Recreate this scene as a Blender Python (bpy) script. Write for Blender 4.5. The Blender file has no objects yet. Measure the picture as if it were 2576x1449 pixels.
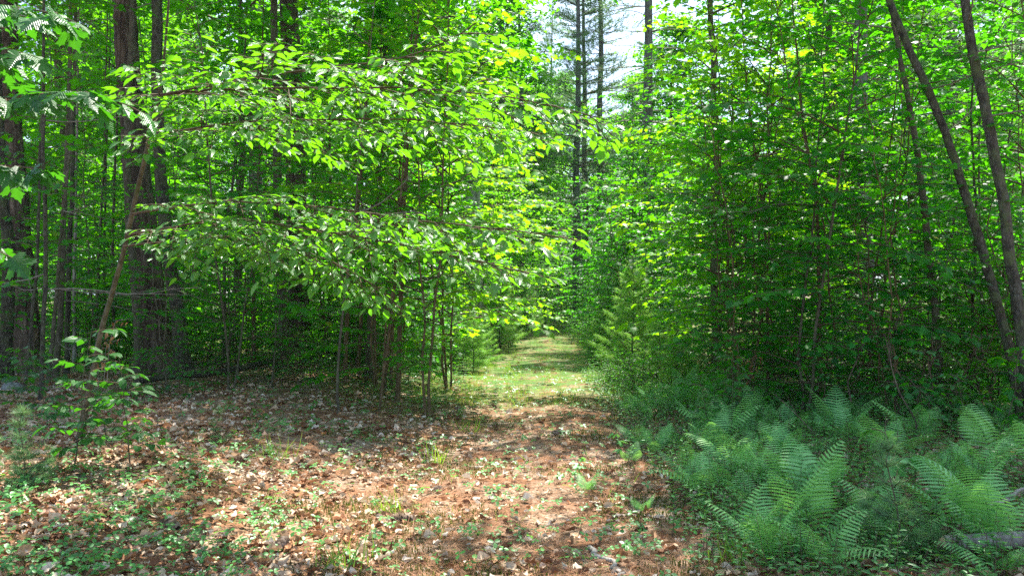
import bpy, math, random
import numpy as np
from mathutils import Vector

# ------------------------------------------------------------------ camera, world, sun, exposure
C = bpy.context.scene
COL = C.collection
F = 2231.0            # focal length in units of a 2576 pixel wide picture
CAMZ, HORIZ = 1.5, 747.0
cam_d = bpy.data.cameras.new('camera'); cam = bpy.data.objects.new('camera', cam_d); COL.objects.link(cam)
cam_d.sensor_width = 36.0; cam_d.lens = 36.0*F/2576.0; cam_d.clip_end = 2000; cam_d.clip_start = 0.05
cam.location = (0, 0, CAMZ)
cam.rotation_euler = (math.radians(90) + math.atan((HORIZ-724.5)/F), 0, 0)
C.camera = cam
SUN_AZ, SUN_EL = math.radians(19), math.radians(61)
SV = Vector((math.sin(SUN_AZ)*math.cos(SUN_EL), math.cos(SUN_AZ)*math.cos(SUN_EL), math.sin(SUN_EL)))
world = bpy.data.worlds.new('World'); C.world = world; world.use_nodes = True
wn = world.node_tree; bg = wn.nodes['Background']
sky = wn.nodes.new('ShaderNodeTexSky'); sky.sky_type = 'NISHITA'; sky.sun_disc = False
sky.sun_elevation = SUN_EL; sky.sun_rotation = SUN_AZ; sky.air_density = 1.0; sky.dust_density = 1.5
wtc = wn.nodes.new('ShaderNodeTexCoord'); wno = wn.nodes.new('ShaderNodeTexNoise'); wno.inputs['Scale'].default_value = 4.0; wno.inputs['Detail'].default_value = 7
wmr = wn.nodes.new('ShaderNodeMapRange'); wmr.inputs[1].default_value = 0.50; wmr.inputs[2].default_value = 0.66; wmx = wn.nodes.new('ShaderNodeMix'); wmx.data_type = 'RGBA'; wmx.inputs[7].default_value = (4.8, 5.8, 7.2, 1)
wn.links.new(wtc.outputs['Generated'], wno.inputs[0]); wn.links.new(wno.outputs[0], wmr.inputs[0]); wn.links.new(wmr.outputs[0], wmx.inputs[0])
wn.links.new(sky.outputs[0], wmx.inputs[6]); wn.links.new(wmx.outputs[2], bg.inputs[0]); bg.inputs[1].default_value = 0.12
sun_d = bpy.data.lights.new('sun', 'SUN'); sun_d.energy = 5.0; sun_d.angle = math.radians(0.5); sun_d.color = (1, 0.95, 0.86)
sun = bpy.data.objects.new('sun', sun_d); COL.objects.link(sun)
sun.rotation_euler = SV.to_track_quat('Z', 'Y').to_euler()
C.view_settings.view_transform = 'Standard'; C.view_settings.look = 'None'
C.view_settings.exposure = 1.65; C.view_settings.gamma = 1.0
cy = C.cycles
cy.max_bounces = 8; cy.diffuse_bounces = 5; cy.glossy_bounces = 2; cy.transmission_bounces = 5; cy.transparent_max_bounces = 8
cy.caustics_reflective = False; cy.caustics_refractive = False
cy.use_denoising = False; cy.sample_clamp_indirect = 4.0; cy.sample_clamp_direct = 12.0; cy.use_adaptive_sampling = False
try: cy.denoising_input_passes = 'RGB_ALBEDO_NORMAL'
except Exception: pass

rng = np.random.default_rng(7)
random.seed(7)

# ------------------------------------------------------------------ materials
def mat(name):
    m = bpy.data.materials.new(name); m.use_nodes = True
    nt = m.node_tree
    for n in list(nt.nodes): nt.nodes.remove(n)
    return m, nt, nt.nodes, nt.links

def rgb(c): return (c[0], c[1], c[2], 1)

def leaf_mat(name, dark, light, tr, tfac=0.45, rough=0.38, spec=0.5, veins=False, yellow=None, yshare=0.0):
    m, nt, N, L = mat(name)
    out = N.new('ShaderNodeOutputMaterial')
    at = N.new('ShaderNodeAttribute'); at.attribute_name = 'rnd'
    ramp = N.new('ShaderNodeValToRGB'); e = ramp.color_ramp.elements
    e[0].color = rgb(dark); e[1].color = rgb(light); e[1].position = 0.97 - yshare
    if yellow:
        k = e.new(0.985 - yshare); k.color = rgb(yellow)
    L.new(at.outputs['Fac'], ramp.inputs[0])
    oi = N.new('ShaderNodeObjectInfo')
    hsv = N.new('ShaderNodeHueSaturation')
    mr = N.new('ShaderNodeMapRange'); mr.inputs[3].default_value = 0.485; mr.inputs[4].default_value = 0.515
    L.new(oi.outputs['Random'], mr.inputs[0]); L.new(mr.outputs[0], hsv.inputs['Hue'])
    mr2 = N.new('ShaderNodeMapRange'); mr2.inputs[3].default_value = 1.15; mr2.inputs[4].default_value = 0.85
    L.new(oi.outputs['Random'], mr2.inputs[0]); L.new(mr2.outputs[0], hsv.inputs['Value'])
    L.new(ramp.outputs[0], hsv.inputs['Color'])
    p = N.new('ShaderNodeBsdfPrincipled'); p.inputs['Roughness'].default_value = rough
    p.inputs['Specular IOR Level'].default_value = spec
    L.new(hsv.outputs[0], p.inputs['Base Color'])
    tl = N.new('ShaderNodeBsdfTranslucent')
    mx = N.new('ShaderNodeMix'); mx.data_type = 'RGBA'; mx.blend_type = 'MULTIPLY'; mx.inputs[0].default_value = 1
    sc = N.new('ShaderNodeMix'); sc.data_type = 'RGBA'; sc.inputs[6].default_value = rgb([c*0.8 for c in tr]); sc.inputs[7].default_value = rgb(tr)
    L.new(at.outputs['Fac'], sc.inputs[0])
    L.new(sc.outputs[2], tl.inputs[0])
    ms = N.new('ShaderNodeMixShader'); ms.inputs[0].default_value = tfac
    L.new(p.outputs[0], ms.inputs[1]); L.new(tl.outputs[0], ms.inputs[2])
    if veins:
        uv = N.new('ShaderNodeUVMap'); sx = N.new('ShaderNodeSeparateXYZ'); L.new(uv.outputs[0], sx.inputs[0])
        a = N.new('ShaderNodeMath'); a.operation = 'SUBTRACT'; a.inputs[1].default_value = 0.5; L.new(sx.outputs[0], a.inputs[0])
        b = N.new('ShaderNodeMath'); b.operation = 'ABSOLUTE'; L.new(a.outputs[0], b.inputs[0])
        c = N.new('ShaderNodeMath'); c.operation = 'MULTIPLY_ADD'; c.inputs[1].default_value = -0.9; L.new(b.outputs[0], c.inputs[0]); L.new(sx.outputs[1], c.inputs[2])
        d = N.new('ShaderNodeMath'); d.operation = 'MULTIPLY'; d.inputs[1].default_value = 62.0; L.new(c.outputs[0], d.inputs[0])
        s = N.new('ShaderNodeMath'); s.operation = 'SINE'; L.new(d.outputs[0], s.inputs[0])
        bp = N.new('ShaderNodeBump'); bp.inputs['Strength'].default_value = 0.5; bp.inputs['Distance'].default_value = 0.004
        L.new(s.outputs[0], bp.inputs['Height']); L.new(bp.outputs[0], p.inputs['Normal'])
    L.new(ms.outputs[0], out.inputs[0])
    return m

def bark_mat(name, c0, c1, c2, zs=0.22, scale=14, moss=None, mossy=0.5, bump=0.6, rough=0.9):
    m, nt, N, L = mat(name)
    out = N.new('ShaderNodeOutputMaterial'); p = N.new('ShaderNodeBsdfPrincipled')
    p.inputs['Roughness'].default_value = rough; p.inputs['Specular IOR Level'].default_value = 0.2
    tc = N.new('ShaderNodeTexCoord'); mp = N.new('ShaderNodeMapping'); mp.inputs['Scale'].default_value = (1, 1, zs)
    L.new(tc.outputs['Object'], mp.inputs[0])
    n1 = N.new('ShaderNodeTexNoise'); n1.inputs['Scale'].default_value = scale; n1.inputs['Detail'].default_value = 6; n1.inputs['Roughness'].default_value = 0.65
    L.new(mp.outputs[0], n1.inputs[0])
    v = N.new('ShaderNodeTexVoronoi'); v.feature = 'DISTANCE_TO_EDGE'; v.inputs['Scale'].default_value = scale*1.4
    L.new(mp.outputs[0], v.inputs[0])
    r = N.new('ShaderNodeValToRGB'); e = r.color_ramp.elements
    e[0].position = 0.3; e[0].color = rgb(c0); e[1].position = 0.72; e[1].color = rgb(c2); k = e.new(0.5); k.color = rgb(c1)
    L.new(n1.outputs[0], r.inputs[0])
    col = r.outputs[0]
    vr = N.new('ShaderNodeMapRange'); vr.inputs[2].default_value = 0.12; vr.inputs[3].default_value = 0.45; vr.inputs[4].default_value = 1.0
    L.new(v.outputs[0], vr.inputs[0])
    mm = N.new('ShaderNodeMix'); mm.data_type = 'RGBA'; mm.blend_type = 'MULTIPLY'; mm.inputs[0].default_value = min(1.0, bump)
    L.new(col, mm.inputs[6]); L.new(vr.outputs[0], mm.inputs[7]); col = mm.outputs[2]
    if moss:
        n2 = N.new('ShaderNodeTexNoise'); n2.inputs['Scale'].default_value = 6.5; n2.inputs['Detail'].default_value = 8; n2.inputs['Roughness'].default_value = 0.7
        L.new(tc.outputs['Object'], n2.inputs[0])
        mr = N.new('ShaderNodeMapRange'); mr.inputs[1].default_value = 0.62-0.3*mossy; mr.inputs[2].default_value = 0.75-0.25*mossy
        L.new(n2.outputs[0], mr.inputs[0])
        mx = N.new('ShaderNodeMix'); mx.data_type = 'RGBA'; L.new(mr.outputs[0], mx.inputs[0]); L.new(col, mx.inputs[6]); mx.inputs[7].default_value = rgb(moss)
        col = mx.outputs[2]
    L.new(col, p.inputs['Base Color'])
    ad = N.new('ShaderNodeMath'); ad.operation = 'MULTIPLY_ADD'; ad.inputs[1].default_value = 0.6
    L.new(v.outputs[0], ad.inputs[0]); L.new(n1.outputs[0], ad.inputs[2])
    b = N.new('ShaderNodeBump'); b.inputs['Strength'].default_value = bump; b.inputs['Distance'].default_value = 0.03
    L.new(ad.outputs[0], b.inputs['Height']); L.new(b.outputs[0], p.inputs['Normal'])
    L.new(p.outputs[0], out.inputs[0])
    return m

def ramp_mat(name, stops, rough=0.8, spec=0.3, trans=0.0):
    """colour picked per piece by the rnd attribute, with a little noise inside each piece"""
    m, nt, N, L = mat(name)
    out = N.new('ShaderNodeOutputMaterial'); p = N.new('ShaderNodeBsdfPrincipled'); p.inputs['Roughness'].default_value = rough
    p.inputs['Specular IOR Level'].default_value = spec
    at = N.new('ShaderNodeAttribute'); at.attribute_name = 'rnd'
    r = N.new('ShaderNodeValToRGB'); e = r.color_ramp.elements
    e[0].position = stops[0][0]; e[0].color = rgb(stops[0][1]); e[1].position = stops[-1][0]; e[1].color = rgb(stops[-1][1])
    for s, c in stops[1:-1]: k = e.new(s); k.color = rgb(c)
    L.new(at.outputs['Fac'], r.inputs[0])
    tc = N.new('ShaderNodeTexCoord'); n = N.new('ShaderNodeTexNoise'); n.inputs['Scale'].default_value = 45; n.inputs['Detail'].default_value = 4
    L.new(tc.outputs['Object'], n.inputs[0])
    mr = N.new('ShaderNodeMapRange'); mr.inputs[1].default_value = 0.3; mr.inputs[2].default_value = 0.7; mr.inputs[3].default_value = 0.65; mr.inputs[4].default_value = 1.1
    L.new(n.outputs[0], mr.inputs[0])
    mx = N.new('ShaderNodeMix'); mx.data_type = 'RGBA'; mx.blend_type = 'MULTIPLY'; mx.inputs[0].default_value = 1
    L.new(r.outputs[0], mx.inputs[6]); L.new(mr.outputs[0], mx.inputs[7]); L.new(mx.outputs[2], p.inputs['Base Color'])
    if trans > 0:
        tl = N.new('ShaderNodeBsdfTranslucent'); L.new(mx.outputs[2], tl.inputs[0])
        ms = N.new('ShaderNodeMixShader'); ms.inputs[0].default_value = trans
        L.new(p.outputs[0], ms.inputs[1]); L.new(tl.outputs[0], ms.inputs[2]); L.new(ms.outputs[0], out.inputs[0])
    else: L.new(p.outputs[0], out.inputs[0])
    return m

M = {}
M['beech'] = leaf_mat('beech_leaf', (0.024, 0.115, 0.018), (0.070, 0.225, 0.038), (0.26, 0.78, 0.008), 0.38, 0.32, 0.85, veins=True)
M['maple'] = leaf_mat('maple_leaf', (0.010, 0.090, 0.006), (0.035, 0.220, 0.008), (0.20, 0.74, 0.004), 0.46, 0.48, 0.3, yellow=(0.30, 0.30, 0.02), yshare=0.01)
M['maple_sun'] = leaf_mat('maple_leaf_sunlit_green', (0.055, 0.230, 0.008), (0.10, 0.32, 0.010), (0.42, 0.90, 0.010), 0.50, 0.46, 0.35, yellow=(0.20, 0.34, 0.02), yshare=0.005)  # sunlit copy of the maple leaf: backlit yellow-green put into its colours
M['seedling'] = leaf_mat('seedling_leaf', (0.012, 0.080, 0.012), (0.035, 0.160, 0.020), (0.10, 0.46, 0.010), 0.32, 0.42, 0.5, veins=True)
M['maple_shade'] = leaf_mat('maple_leaf_shade_green', (0.006, 0.075, 0.010), (0.022, 0.180, 0.010), (0.15, 0.72, 0.005), 0.42, 0.46, 0.35)  # shaded copy of the maple leaf: understorey shade put into a darker green
M['wood_leaf'] = leaf_mat('woodland_leaf', (0.012, 0.090, 0.006), (0.045, 0.230, 0.008), (0.26, 0.78, 0.004), 0.48, 0.5, 0.25)
M['needle'] = leaf_mat('pine_needle', (0.060, 0.150, 0.060), (0.120, 0.250, 0.090), (0.28, 0.50, 0.16), 0.35, 0.5, 0.4)
M['needle_young'] = leaf_mat('young_pine_needle', (0.050, 0.190, 0.035), (0.16, 0.42, 0.06), (0.42, 0.76, 0.10), 0.38, 0.5, 0.4)
M['fern'] = leaf_mat('fern_frond', (0.080, 0.270, 0.070), (0.27, 0.58, 0.20), (0.36, 0.82, 0.14), 0.34, 0.5, 0.4)
M['cover'] = leaf_mat('ground_cover_leaf', (0.035, 0.170, 0.035), (0.10, 0.34, 0.075), (0.26, 0.62, 0.06), 0.32, 0.42, 0.5)
M['grass'] = leaf_mat('grass_blade', (0.060, 0.200, 0.020), (0.17, 0.36, 0.040), (0.45, 0.72, 0.04), 0.40, 0.5, 0.4)
M['moss'] = leaf_mat('hair_moss', (0.10, 0.09, 0.02), (0.10, 0.17, 0.03), (0.20, 0.26, 0.03), 0.3, 0.7, 0.2)
M['bark_pine'] = bark_mat('pine_bark', (0.035, 0.026, 0.020), (0.11, 0.080, 0.056), (0.25, 0.20, 0.15), 0.22, 10, None, bump=0.9)
M['bark_far'] = bark_mat('far_pine_bark', (0.07, 0.06, 0.055), (0.14, 0.12, 0.11), (0.24, 0.22, 0.21), 0.3, 12, (0.16, 0.20, 0.15), 0.3, bump=0.7)
M['bark_moss'] = bark_mat('mossy_bark', (0.022, 0.020, 0.015), (0.065, 0.058, 0.042), (0.16, 0.15, 0.12), 0.5, 22, (0.085, 0.105, 0.045), 0.5, bump=0.9)
M['bark_smooth'] = bark_mat('smooth_bark', (0.045, 0.040, 0.026), (0.10, 0.088, 0.058), (0.20, 0.18, 0.13), 0.6, 22, (0.075, 0.09, 0.035), 0.35, bump=0.25)
M['bark_brown'] = bark_mat('brown_bark', (0.06, 0.042, 0.022), (0.14, 0.095, 0.048), (0.24, 0.17, 0.09), 0.5, 20, (0.10, 0.11, 0.04), 0.3, bump=0.3)
M['twig'] = bark_mat('twig_bark', (0.05, 0.036, 0.022), (0.10, 0.07, 0.042), (0.17, 0.125, 0.08), 0.6, 30, None, bump=0.2)
M['dead'] = bark_mat('bleached_wood', (0.16, 0.14, 0.12), (0.32, 0.29, 0.26), (0.48, 0.45, 0.42), 0.12, 18, None, bump=0.6)
M['deadtwig'] = bark_mat('dead_twig', (0.11, 0.09, 0.07), (0.22, 0.19, 0.15), (0.34, 0.30, 0.25), 0.4, 25, None, bump=0.2)
M['litter'] = ramp_mat('dry_leaf', [(0, (0.14, 0.06, 0.03)), (0.22, (0.32, 0.14, 0.06)), (0.40, (0.50, 0.30, 0.16)), (0.66, (0.64, 0.47, 0.32)), (0.93, (0.76, 0.65, 0.53)), (1, (0.60, 0.22, 0.07))], 0.7, 0.3, 0.12)
M['brownleaf'] = ramp_mat('withered_leaf', [(0, (0.30, 0.13, 0.05)), (0.5, (0.46, 0.22, 0.08)), (1, (0.56, 0.34, 0.16))], 0.7, 0.3, 0.3)
M['dryneedle'] = ramp_mat('dry_needle', [(0, (0.20, 0.09, 0.045)), (0.5, (0.38, 0.17, 0.08)), (1, (0.52, 0.30, 0.17))], 0.7, 0.2)
M['cone'] = ramp_mat('cone_scale', [(0, (0.10, 0.06, 0.035)), (0.5, (0.20, 0.13, 0.085)), (1, (0.32, 0.24, 0.18))], 0.8, 0.2)
M['cutwood'] = bark_mat('cut_wood', (0.42, 0.30, 0.17), (0.58, 0.44, 0.28), (0.66, 0.54, 0.38), 1, 30, None, bump=0.15)
M['rock'] = bark_mat('lichen_rock', (0.12, 0.12, 0.11), (0.22, 0.22, 0.21), (0.34, 0.34, 0.32), 1, 6, (0.10, 0.13, 0.05), 0.4, bump=0.5)

# ------------------------------------------------------------------ mesh helpers
def norm(v): return v/np.maximum(np.linalg.norm(v, axis=-1, keepdims=True), 1e-9)

class MB:
    """collects polygons of mixed size as numpy arrays and links them as one mesh"""
    def __init__(s): s.V=[]; s.L=[]; s.S=[]; s.U=[]; s.R=[]; s.n=0
    def add(s, V, faces, uv=None, rnd=0.5):
        V = np.asarray(V, float); fl = [len(f) for f in faces]
        loops = np.concatenate([np.asarray(f) for f in faces])
        s.L.append(loops + s.n); s.S.append(np.array(fl)); s.V.append(V); s.n += len(V)
        s.U.append(np.zeros((len(loops), 2)) if uv is None else np.asarray(uv)[loops])
        s.R.append(np.full(len(fl), rnd))
    def tube(s, P, r, k=6, rnd=0.5, cap=False, rough=0.0, lobes=0.0):
        P = np.asarray(P, float); n = len(P); r = np.broadcast_to(np.asarray(r, float), (n,))
        T = np.gradient(P, axis=0); T = norm(T)
        ref = np.array([1.0, 0.0, 0.0]) if abs(T[:, 0]).mean() < 0.8 else np.array([0.0, 0.0, 1.0])
        A = norm(np.cross(T, ref)); B = np.cross(T, A)
        th = np.arange(k)*2*math.pi/k
        rr = r[:, None]*np.ones((1, k))
        if rough > 0:
            ph = rng.uniform(0, 6.28, 5)
            zz = np.cumsum(np.r_[0, np.linalg.norm(np.diff(P, axis=0), axis=1)])[:, None]
            rr = rr*(1 + rough*(np.sin(5*th[None]+ph[0]+zz*1.3)+0.6*np.sin(9*th[None]+ph[1]-zz*2.1)+rng.normal(0, .6, rr.shape)))
        if lobes > 0:
            sd = np.cumsum(np.r_[0, np.linalg.norm(np.diff(P, axis=0), axis=1)])[:, None]; lp = rng.uniform(0, 6.28)
            rr = rr*(1+lobes*np.exp(-sd/.28)*(.5+.5*np.cos(4*th[None]+lp)+.35*np.cos(7*th[None]-lp)))
        V = P[:, None]+rr[..., None]*(np.cos(th)[None, :, None]*A[:, None]+np.sin(th)[None, :, None]*B[:, None])
        V = V.reshape(-1, 3)
        i = np.arange(n-1)[:, None]*k; j = np.arange(k)[None]; j2 = (j+1) % k
        Q = np.stack([i+j, i+j2, i+k+j2, i+k+j], -1).reshape(-1)
        s.L.append(Q + s.n); s.S.append(np.full((n-1)*k, 4)); s.V.append(V)
        s.U.append(np.zeros((len(Q), 2))); s.R.append(np.full((n-1)*k, rnd))
        if cap:
            for row in (0, n-1):
                f = np.arange(k)+row*k; f = f[::-1] if row == 0 else f
                s.L.append(f + s.n); s.S.append(np.array([k])); s.U.append(np.zeros((k, 2))); s.R.append(np.array([rnd]))
        s.n += len(V)
    def scatter(s, tpl, P, X, Y, Z, sc, rnd):
        """tpl = (V, faces, uv); places it at each P with axes X, Y, Z"""
        TV, TF, TU = tpl; m = len(P)
        if m == 0: return
        sc = np.broadcast_to(np.asarray(sc, float), (m,))[:, None, None]
        V = P[:, None]+sc*(TV[None, :, 0:1]*X[:, None]+TV[None, :, 1:2]*Y[:, None]+TV[None, :, 2:3]*Z[:, None])
        loops = np.concatenate([np.asarray(f) for f in TF]); sizes = np.array([len(f) for f in TF])
        L = (loops[None]+(np.arange(m)*len(TV))[:, None]).reshape(-1)
        s.L.append(L+s.n); s.S.append(np.tile(sizes, m)); s.V.append(V.reshape(-1, 3)); s.n += m*len(TV)
        s.U.append(np.tile(TU[loops], (m, 1))); s.R.append(np.repeat(np.asarray(rnd), len(TF)))
    def mesh(s, name, material, smooth=False):
        me = bpy.data.meshes.new(name)
        if s.n:
            V = np.concatenate(s.V).astype(np.float32); L = np.concatenate(s.L).astype(np.int32); S = np.concatenate(s.S).astype(np.int32)
            me.vertices.add(len(V)); me.vertices.foreach_set('co', V.ravel())
            me.loops.add(len(L)); me.loops.foreach_set('vertex_index', L)
            me.polygons.add(len(S)); st = np.r_[0, np.cumsum(S)[:-1]].astype(np.int32)
            me.polygons.foreach_set('loop_start', st); me.polygons.foreach_set('loop_total', S)
            if smooth: me.polygons.foreach_set('use_smooth', np.ones(len(S), bool))
            uv = me.uv_layers.new(name='UVMap'); uv.data.foreach_set('uv', np.concatenate(s.U).astype(np.float32).ravel())
            a = me.attributes.new('rnd', 'FLOAT', 'FACE'); a.data.foreach_set('value', np.concatenate(s.R).astype(np.float32))
            me.update(calc_edges=True); me.validate()
        me.materials.append(material)
        return me
    def obj(s, name, material, parent=None, smooth=False):
        return put(name, s.mesh(name, material, smooth), parent)

def put(name, me, parent=None):
    o = bpy.data.objects.new(name, me); COL.objects.link(o)
    if parent: o.parent = parent
    return o
def thing(name, label, cat, loc=(0, 0, 0), group=None):
    o = bpy.data.objects.new(name, None); COL.objects.link(o); o.location = loc; o.empty_display_size = 0.2
    o['label'] = label; o['category'] = cat
    if group: o['group'] = group
    return o
def tag(o, label, cat=None, group=None, kind=None):
    o['label'] = label
    if cat: o['category'] = cat
    if group: o['group'] = group
    if kind: o['kind'] = kind
    return o
def dup(root, loc, rz=0, s=1.0, label=None, group=None, tilt=(0, 0)):
    r = root.copy(); COL.objects.link(r); r.location = loc; r.rotation_euler = (tilt[0], tilt[1], rz); r.scale = (s, s, s)
    if label: r['label'] = label
    if group: r['group'] = group
    for ch in root.children:
        c = ch.copy(); COL.objects.link(c); c.parent = r
    return r
class Pool:
    """prototypes of one kind; the first use moves the prototype itself"""
    def __init__(s, protos): s.p = protos; s.used = [False]*len(protos); s.i = 0
    def put(s, loc, rz=None, sc=1.0, label=None, group=None, which=None, tilt=(0, 0), cat=None):
        k = s.i % len(s.p) if which is None else which; s.i += 1
        rz = random.uniform(0, 6.28) if rz is None else rz
        if not s.used[k]:
            o = s.p[k]; s.used[k] = True; o.location = loc; o.rotation_euler = (tilt[0], tilt[1], rz); o.scale = (sc,)*3
            if label: o['label'] = label
            if group: o['group'] = group
        else: o = dup(s.p[k], loc, rz, sc, label, group, tilt)
        if cat: o['category'] = cat
        return o
    def close(s):
        for k, o in enumerate(s.p):
            if not s.used[k]:
                for c in list(o.children): bpy.data.objects.remove(c)
                bpy.data.objects.remove(o)

# ------------------------------------------------------------------ terrain
def xc(y): return 0.10+0.012*np.asarray(y, float)+0.0006*np.maximum(np.asarray(y, float)-12, 0)**2*np.where(np.asarray(y) < 42, 1, 1.0)
def sstep(a, b, x): t = np.clip((x-a)/(b-a), 0, 1); return t*t*(3-2*t)
def h(x, y):
    x = np.asarray(x, float); y = np.asarray(y, float)
    d = x-xc(np.minimum(y, 60))
    z = 0.34*sstep(1.1, 3.6, -d)*(0.55+0.45*sstep(3, 9, y)) + 0.12*sstep(1.3, 3.2, d)
    z = z + 0.05*np.sin(x*0.9+1.3)*np.sin(y*0.7)*sstep(0.8, 2.5, abs(d)) + 0.025*np.sin(x*2.3+y*1.1)*np.sin(y*1.9-x) + 0.02*np.sin(d*3.0)*sstep(2.0, .5, abs(d))
    z = z + 0.3*sstep(20, 60, y)*np.sin(x*0.11+2)*sstep(3, 9, abs(d))
    return z
def at(px, Y): return (px-1288)/F*Y
def zpix(py, Y): return CAMZ-(py-HORIZ)/F*Y
def gp(px, py):
    """point of the terrain seen at picture position px, py"""
    lo = 3.0
    for Y in np.arange(3.0, 90, 0.1):
        if zpix(py, Y) <= h(at(px, Y), Y): return Vector((at(px, Y), Y, float(h(at(px, Y), Y))))
    return Vector((at(px, 60), 60, float(h(at(px, 60), 60))))
def G(x, y): return Vector((x, y, float(h(x, y))))

def ground():
    ys = np.r_[np.linspace(-30, 2, 12), np.linspace(2.6, 20, 150), np.linspace(20.4, 60, 90), np.geomspace(62, 900, 24)]
    xs = np.r_[-np.geomspace(900, 13, 20), np.linspace(-12, 12, 180), np.geomspace(13, 900, 20)]
    X, Y = np.meshgrid(xs, ys); Z = h(X, Y) + rng.normal(0, 0.004, X.shape)
    V = np.stack([X, Y, Z], -1).reshape(-1, 3); nx = len(xs); ny = len(ys)
    i = np.arange(ny-1)[:, None]*nx; j = np.arange(nx-1)[None]
    Q = np.stack([i+j, i+j+1, i+nx+j+1, i+nx+j], -1).reshape(-1, 4)
    b = MB(); b.V.append(V); b.n = len(V); b.L.append(Q.ravel()); b.S.append(np.full(len(Q), 4)); b.U.append(np.zeros((Q.size, 2))); b.R.append(np.full(len(Q), .5))
    m, nt, N, L = mat('forest_floor')
    out = N.new('ShaderNodeOutputMaterial'); p = N.new('ShaderNodeBsdfPrincipled'); p.inputs['Roughness'].default_value = 0.95; p.inputs['Specular IOR Level'].default_value = 0.1
    tc = N.new('ShaderNodeTexCoord')
    def noise(s, det=5, ro=0.6, vec=None):
        n = N.new('ShaderNodeTexNoise'); n.inputs['Scale'].default_value = s; n.inputs['Detail'].default_value = det; n.inputs['Roughness'].default_value = ro
        L.new(vec or tc.outputs['Object'], n.inputs[0]); return n.outputs[0]
    def mixc(f, a, c):
        x = N.new('ShaderNodeMix'); x.data_type = 'RGBA'; L.new(f, x.inputs[0])
        (L.new(a, x.inputs[6]) if not isinstance(a, tuple) else setattr(x.inputs[6], 'default_value', rgb(a)))
        (L.new(c, x.inputs[7]) if not isinstance(c, tuple) else setattr(x.inputs[7], 'default_value', rgb(c)))
        return x.outputs[2]
    def rng_(v, a, c):
        r = N.new('ShaderNodeMapRange'); r.inputs[1].default_value = a; r.inputs[2].default_value = c; L.new(v, r.inputs[0]); return r.outputs[0]
    mp1 = N.new('ShaderNodeMapping'); mp1.inputs['Scale'].default_value = (1, 0.16, 1); mp1.inputs['Rotation'].default_value = (0, 0, 0.6); L.new(tc.outputs['Object'], mp1.inputs[0])
    mp2 = N.new('ShaderNodeMapping'); mp2.inputs['Scale'].default_value = (0.16, 1, 1); mp2.inputs['Rotation'].default_value = (0, 0, 0.35); L.new(tc.outputs['Object'], mp2.inputs[0])
    f1 = noise(150, 3, 0.6, mp1.outputs[0]); f2 = noise(150, 3, 0.6, mp2.outputs[0])
    c1 = mixc(rng_(f1, 0.35, 0.65), (0.13, 0.06, 0.030), (0.40, 0.20, 0.11))
    c2 = mixc(rng_(f2, 0.40, 0.62), (0.09, 0.05, 0.028), (0.33, 0.16, 0.085))
    nee = mixc(rng_(noise(60), 0.4, 0.6), c1, c2)
    lit = mixc(rng_(noise(34, 3), 0.42, 0.6), (0.20, 0.13, 0.08), (0.46, 0.37, 0.28))
    base = mixc(rng_(noise(2.3, 6), 0.45, 0.62), nee, lit)
    soil = mixc(rng_(noise(7, 6), 0.55, 0.75), base, (0.06, 0.045, 0.028))
    sx = N.new('ShaderNodeSeparateXYZ'); L.new(tc.outputs['Object'], sx.inputs[0])
    gy = rng_(sx.outputs[1], 11.0, 15.5)
    gn = rng_(noise(2.2, 7), 0.38, 0.54)
    g = N.new('ShaderNodeMath'); g.operation = 'MULTIPLY'; L.new(gy, g.inputs[0]); L.new(gn, g.inputs[1])
    grn = mixc(rng_(noise(40), 0.4, 0.6), (0.05, 0.12, 0.03), (0.14, 0.22, 0.06))
    col = mixc(g.outputs[0], soil, grn)
    L.new(col, p.inputs['Base Color'])
    bp = N.new('ShaderNodeBump'); bp.inputs['Strength'].default_value = 0.6; bp.inputs['Distance'].default_value = 0.03
    ad = N.new('ShaderNodeMath'); ad.operation = 'ADD'; L.new(f1, ad.inputs[0]); L.new(noise(25), ad.inputs[1]); L.new(ad.outputs[0], bp.inputs['Height']); L.new(bp.outputs[0], p.inputs['Normal'])
    L.new(p.outputs[0], out.inputs[0])
    o = b.obj('ground', m, smooth=True); tag(o, 'brown forest floor of needles and leaves along the track', kind='structure')
ground()

# ------------------------------------------------------------------ leaf templates (unit length along +Y)
def tpl(V, faces, uv=None):
    V = np.array(V, float)
    if uv is None: uv = np.stack([V[:, 0]+0.5, V[:, 1]], -1)
    return (V, faces, uv)
OVATE = tpl([(0, 0, 0), (.25, .28, .05), (.24, .62, .03), (0, 1, -.12), (-.24, .62, .03), (-.25, .28, .05), (0, .45, 0)],
            [(0, 1, 6), (1, 2, 6), (2, 3, 6), (3, 4, 6), (4, 5, 6), (5, 0, 6)])
KITE = tpl([(0, 0, 0), (.33, .42, .06), (0, 1, -.12), (-.33, .42, .06)], [(0, 1, 2), (0, 2, 3)])
TRI2 = tpl([(-.08, 0, 0), (.42, .25, .1), (.18, .62, 0), (0, 1, -.18), (-.26, .66, .04), (-.4, .2, .1)], [(0, 1, 2), (0, 2, 3), (0, 3, 4), (0, 4, 5)])
def maple_low():
    ang = [-90, -150, -172, 172-360, 0]
    pts = [(0, 0), (.20, -.02), (.44, .06), (.30, .26), (.56, .50), (.30, .50), (.26, .62), (0, 1.0), (-.26, .62), (-.30, .50), (-.56, .50), (-.30, .26), (-.44, .06), (-.20, -.02)]
    V = [(x, y, -0.35*x*x-0.15*y*y+0.08*abs(x)) for x, y in pts] + [(0, .34, 0.03)]
    n = len(pts); return tpl(V, [(i, (i+1) % n, n) for i in range(n)])
MAPLE = maple_low()
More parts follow.
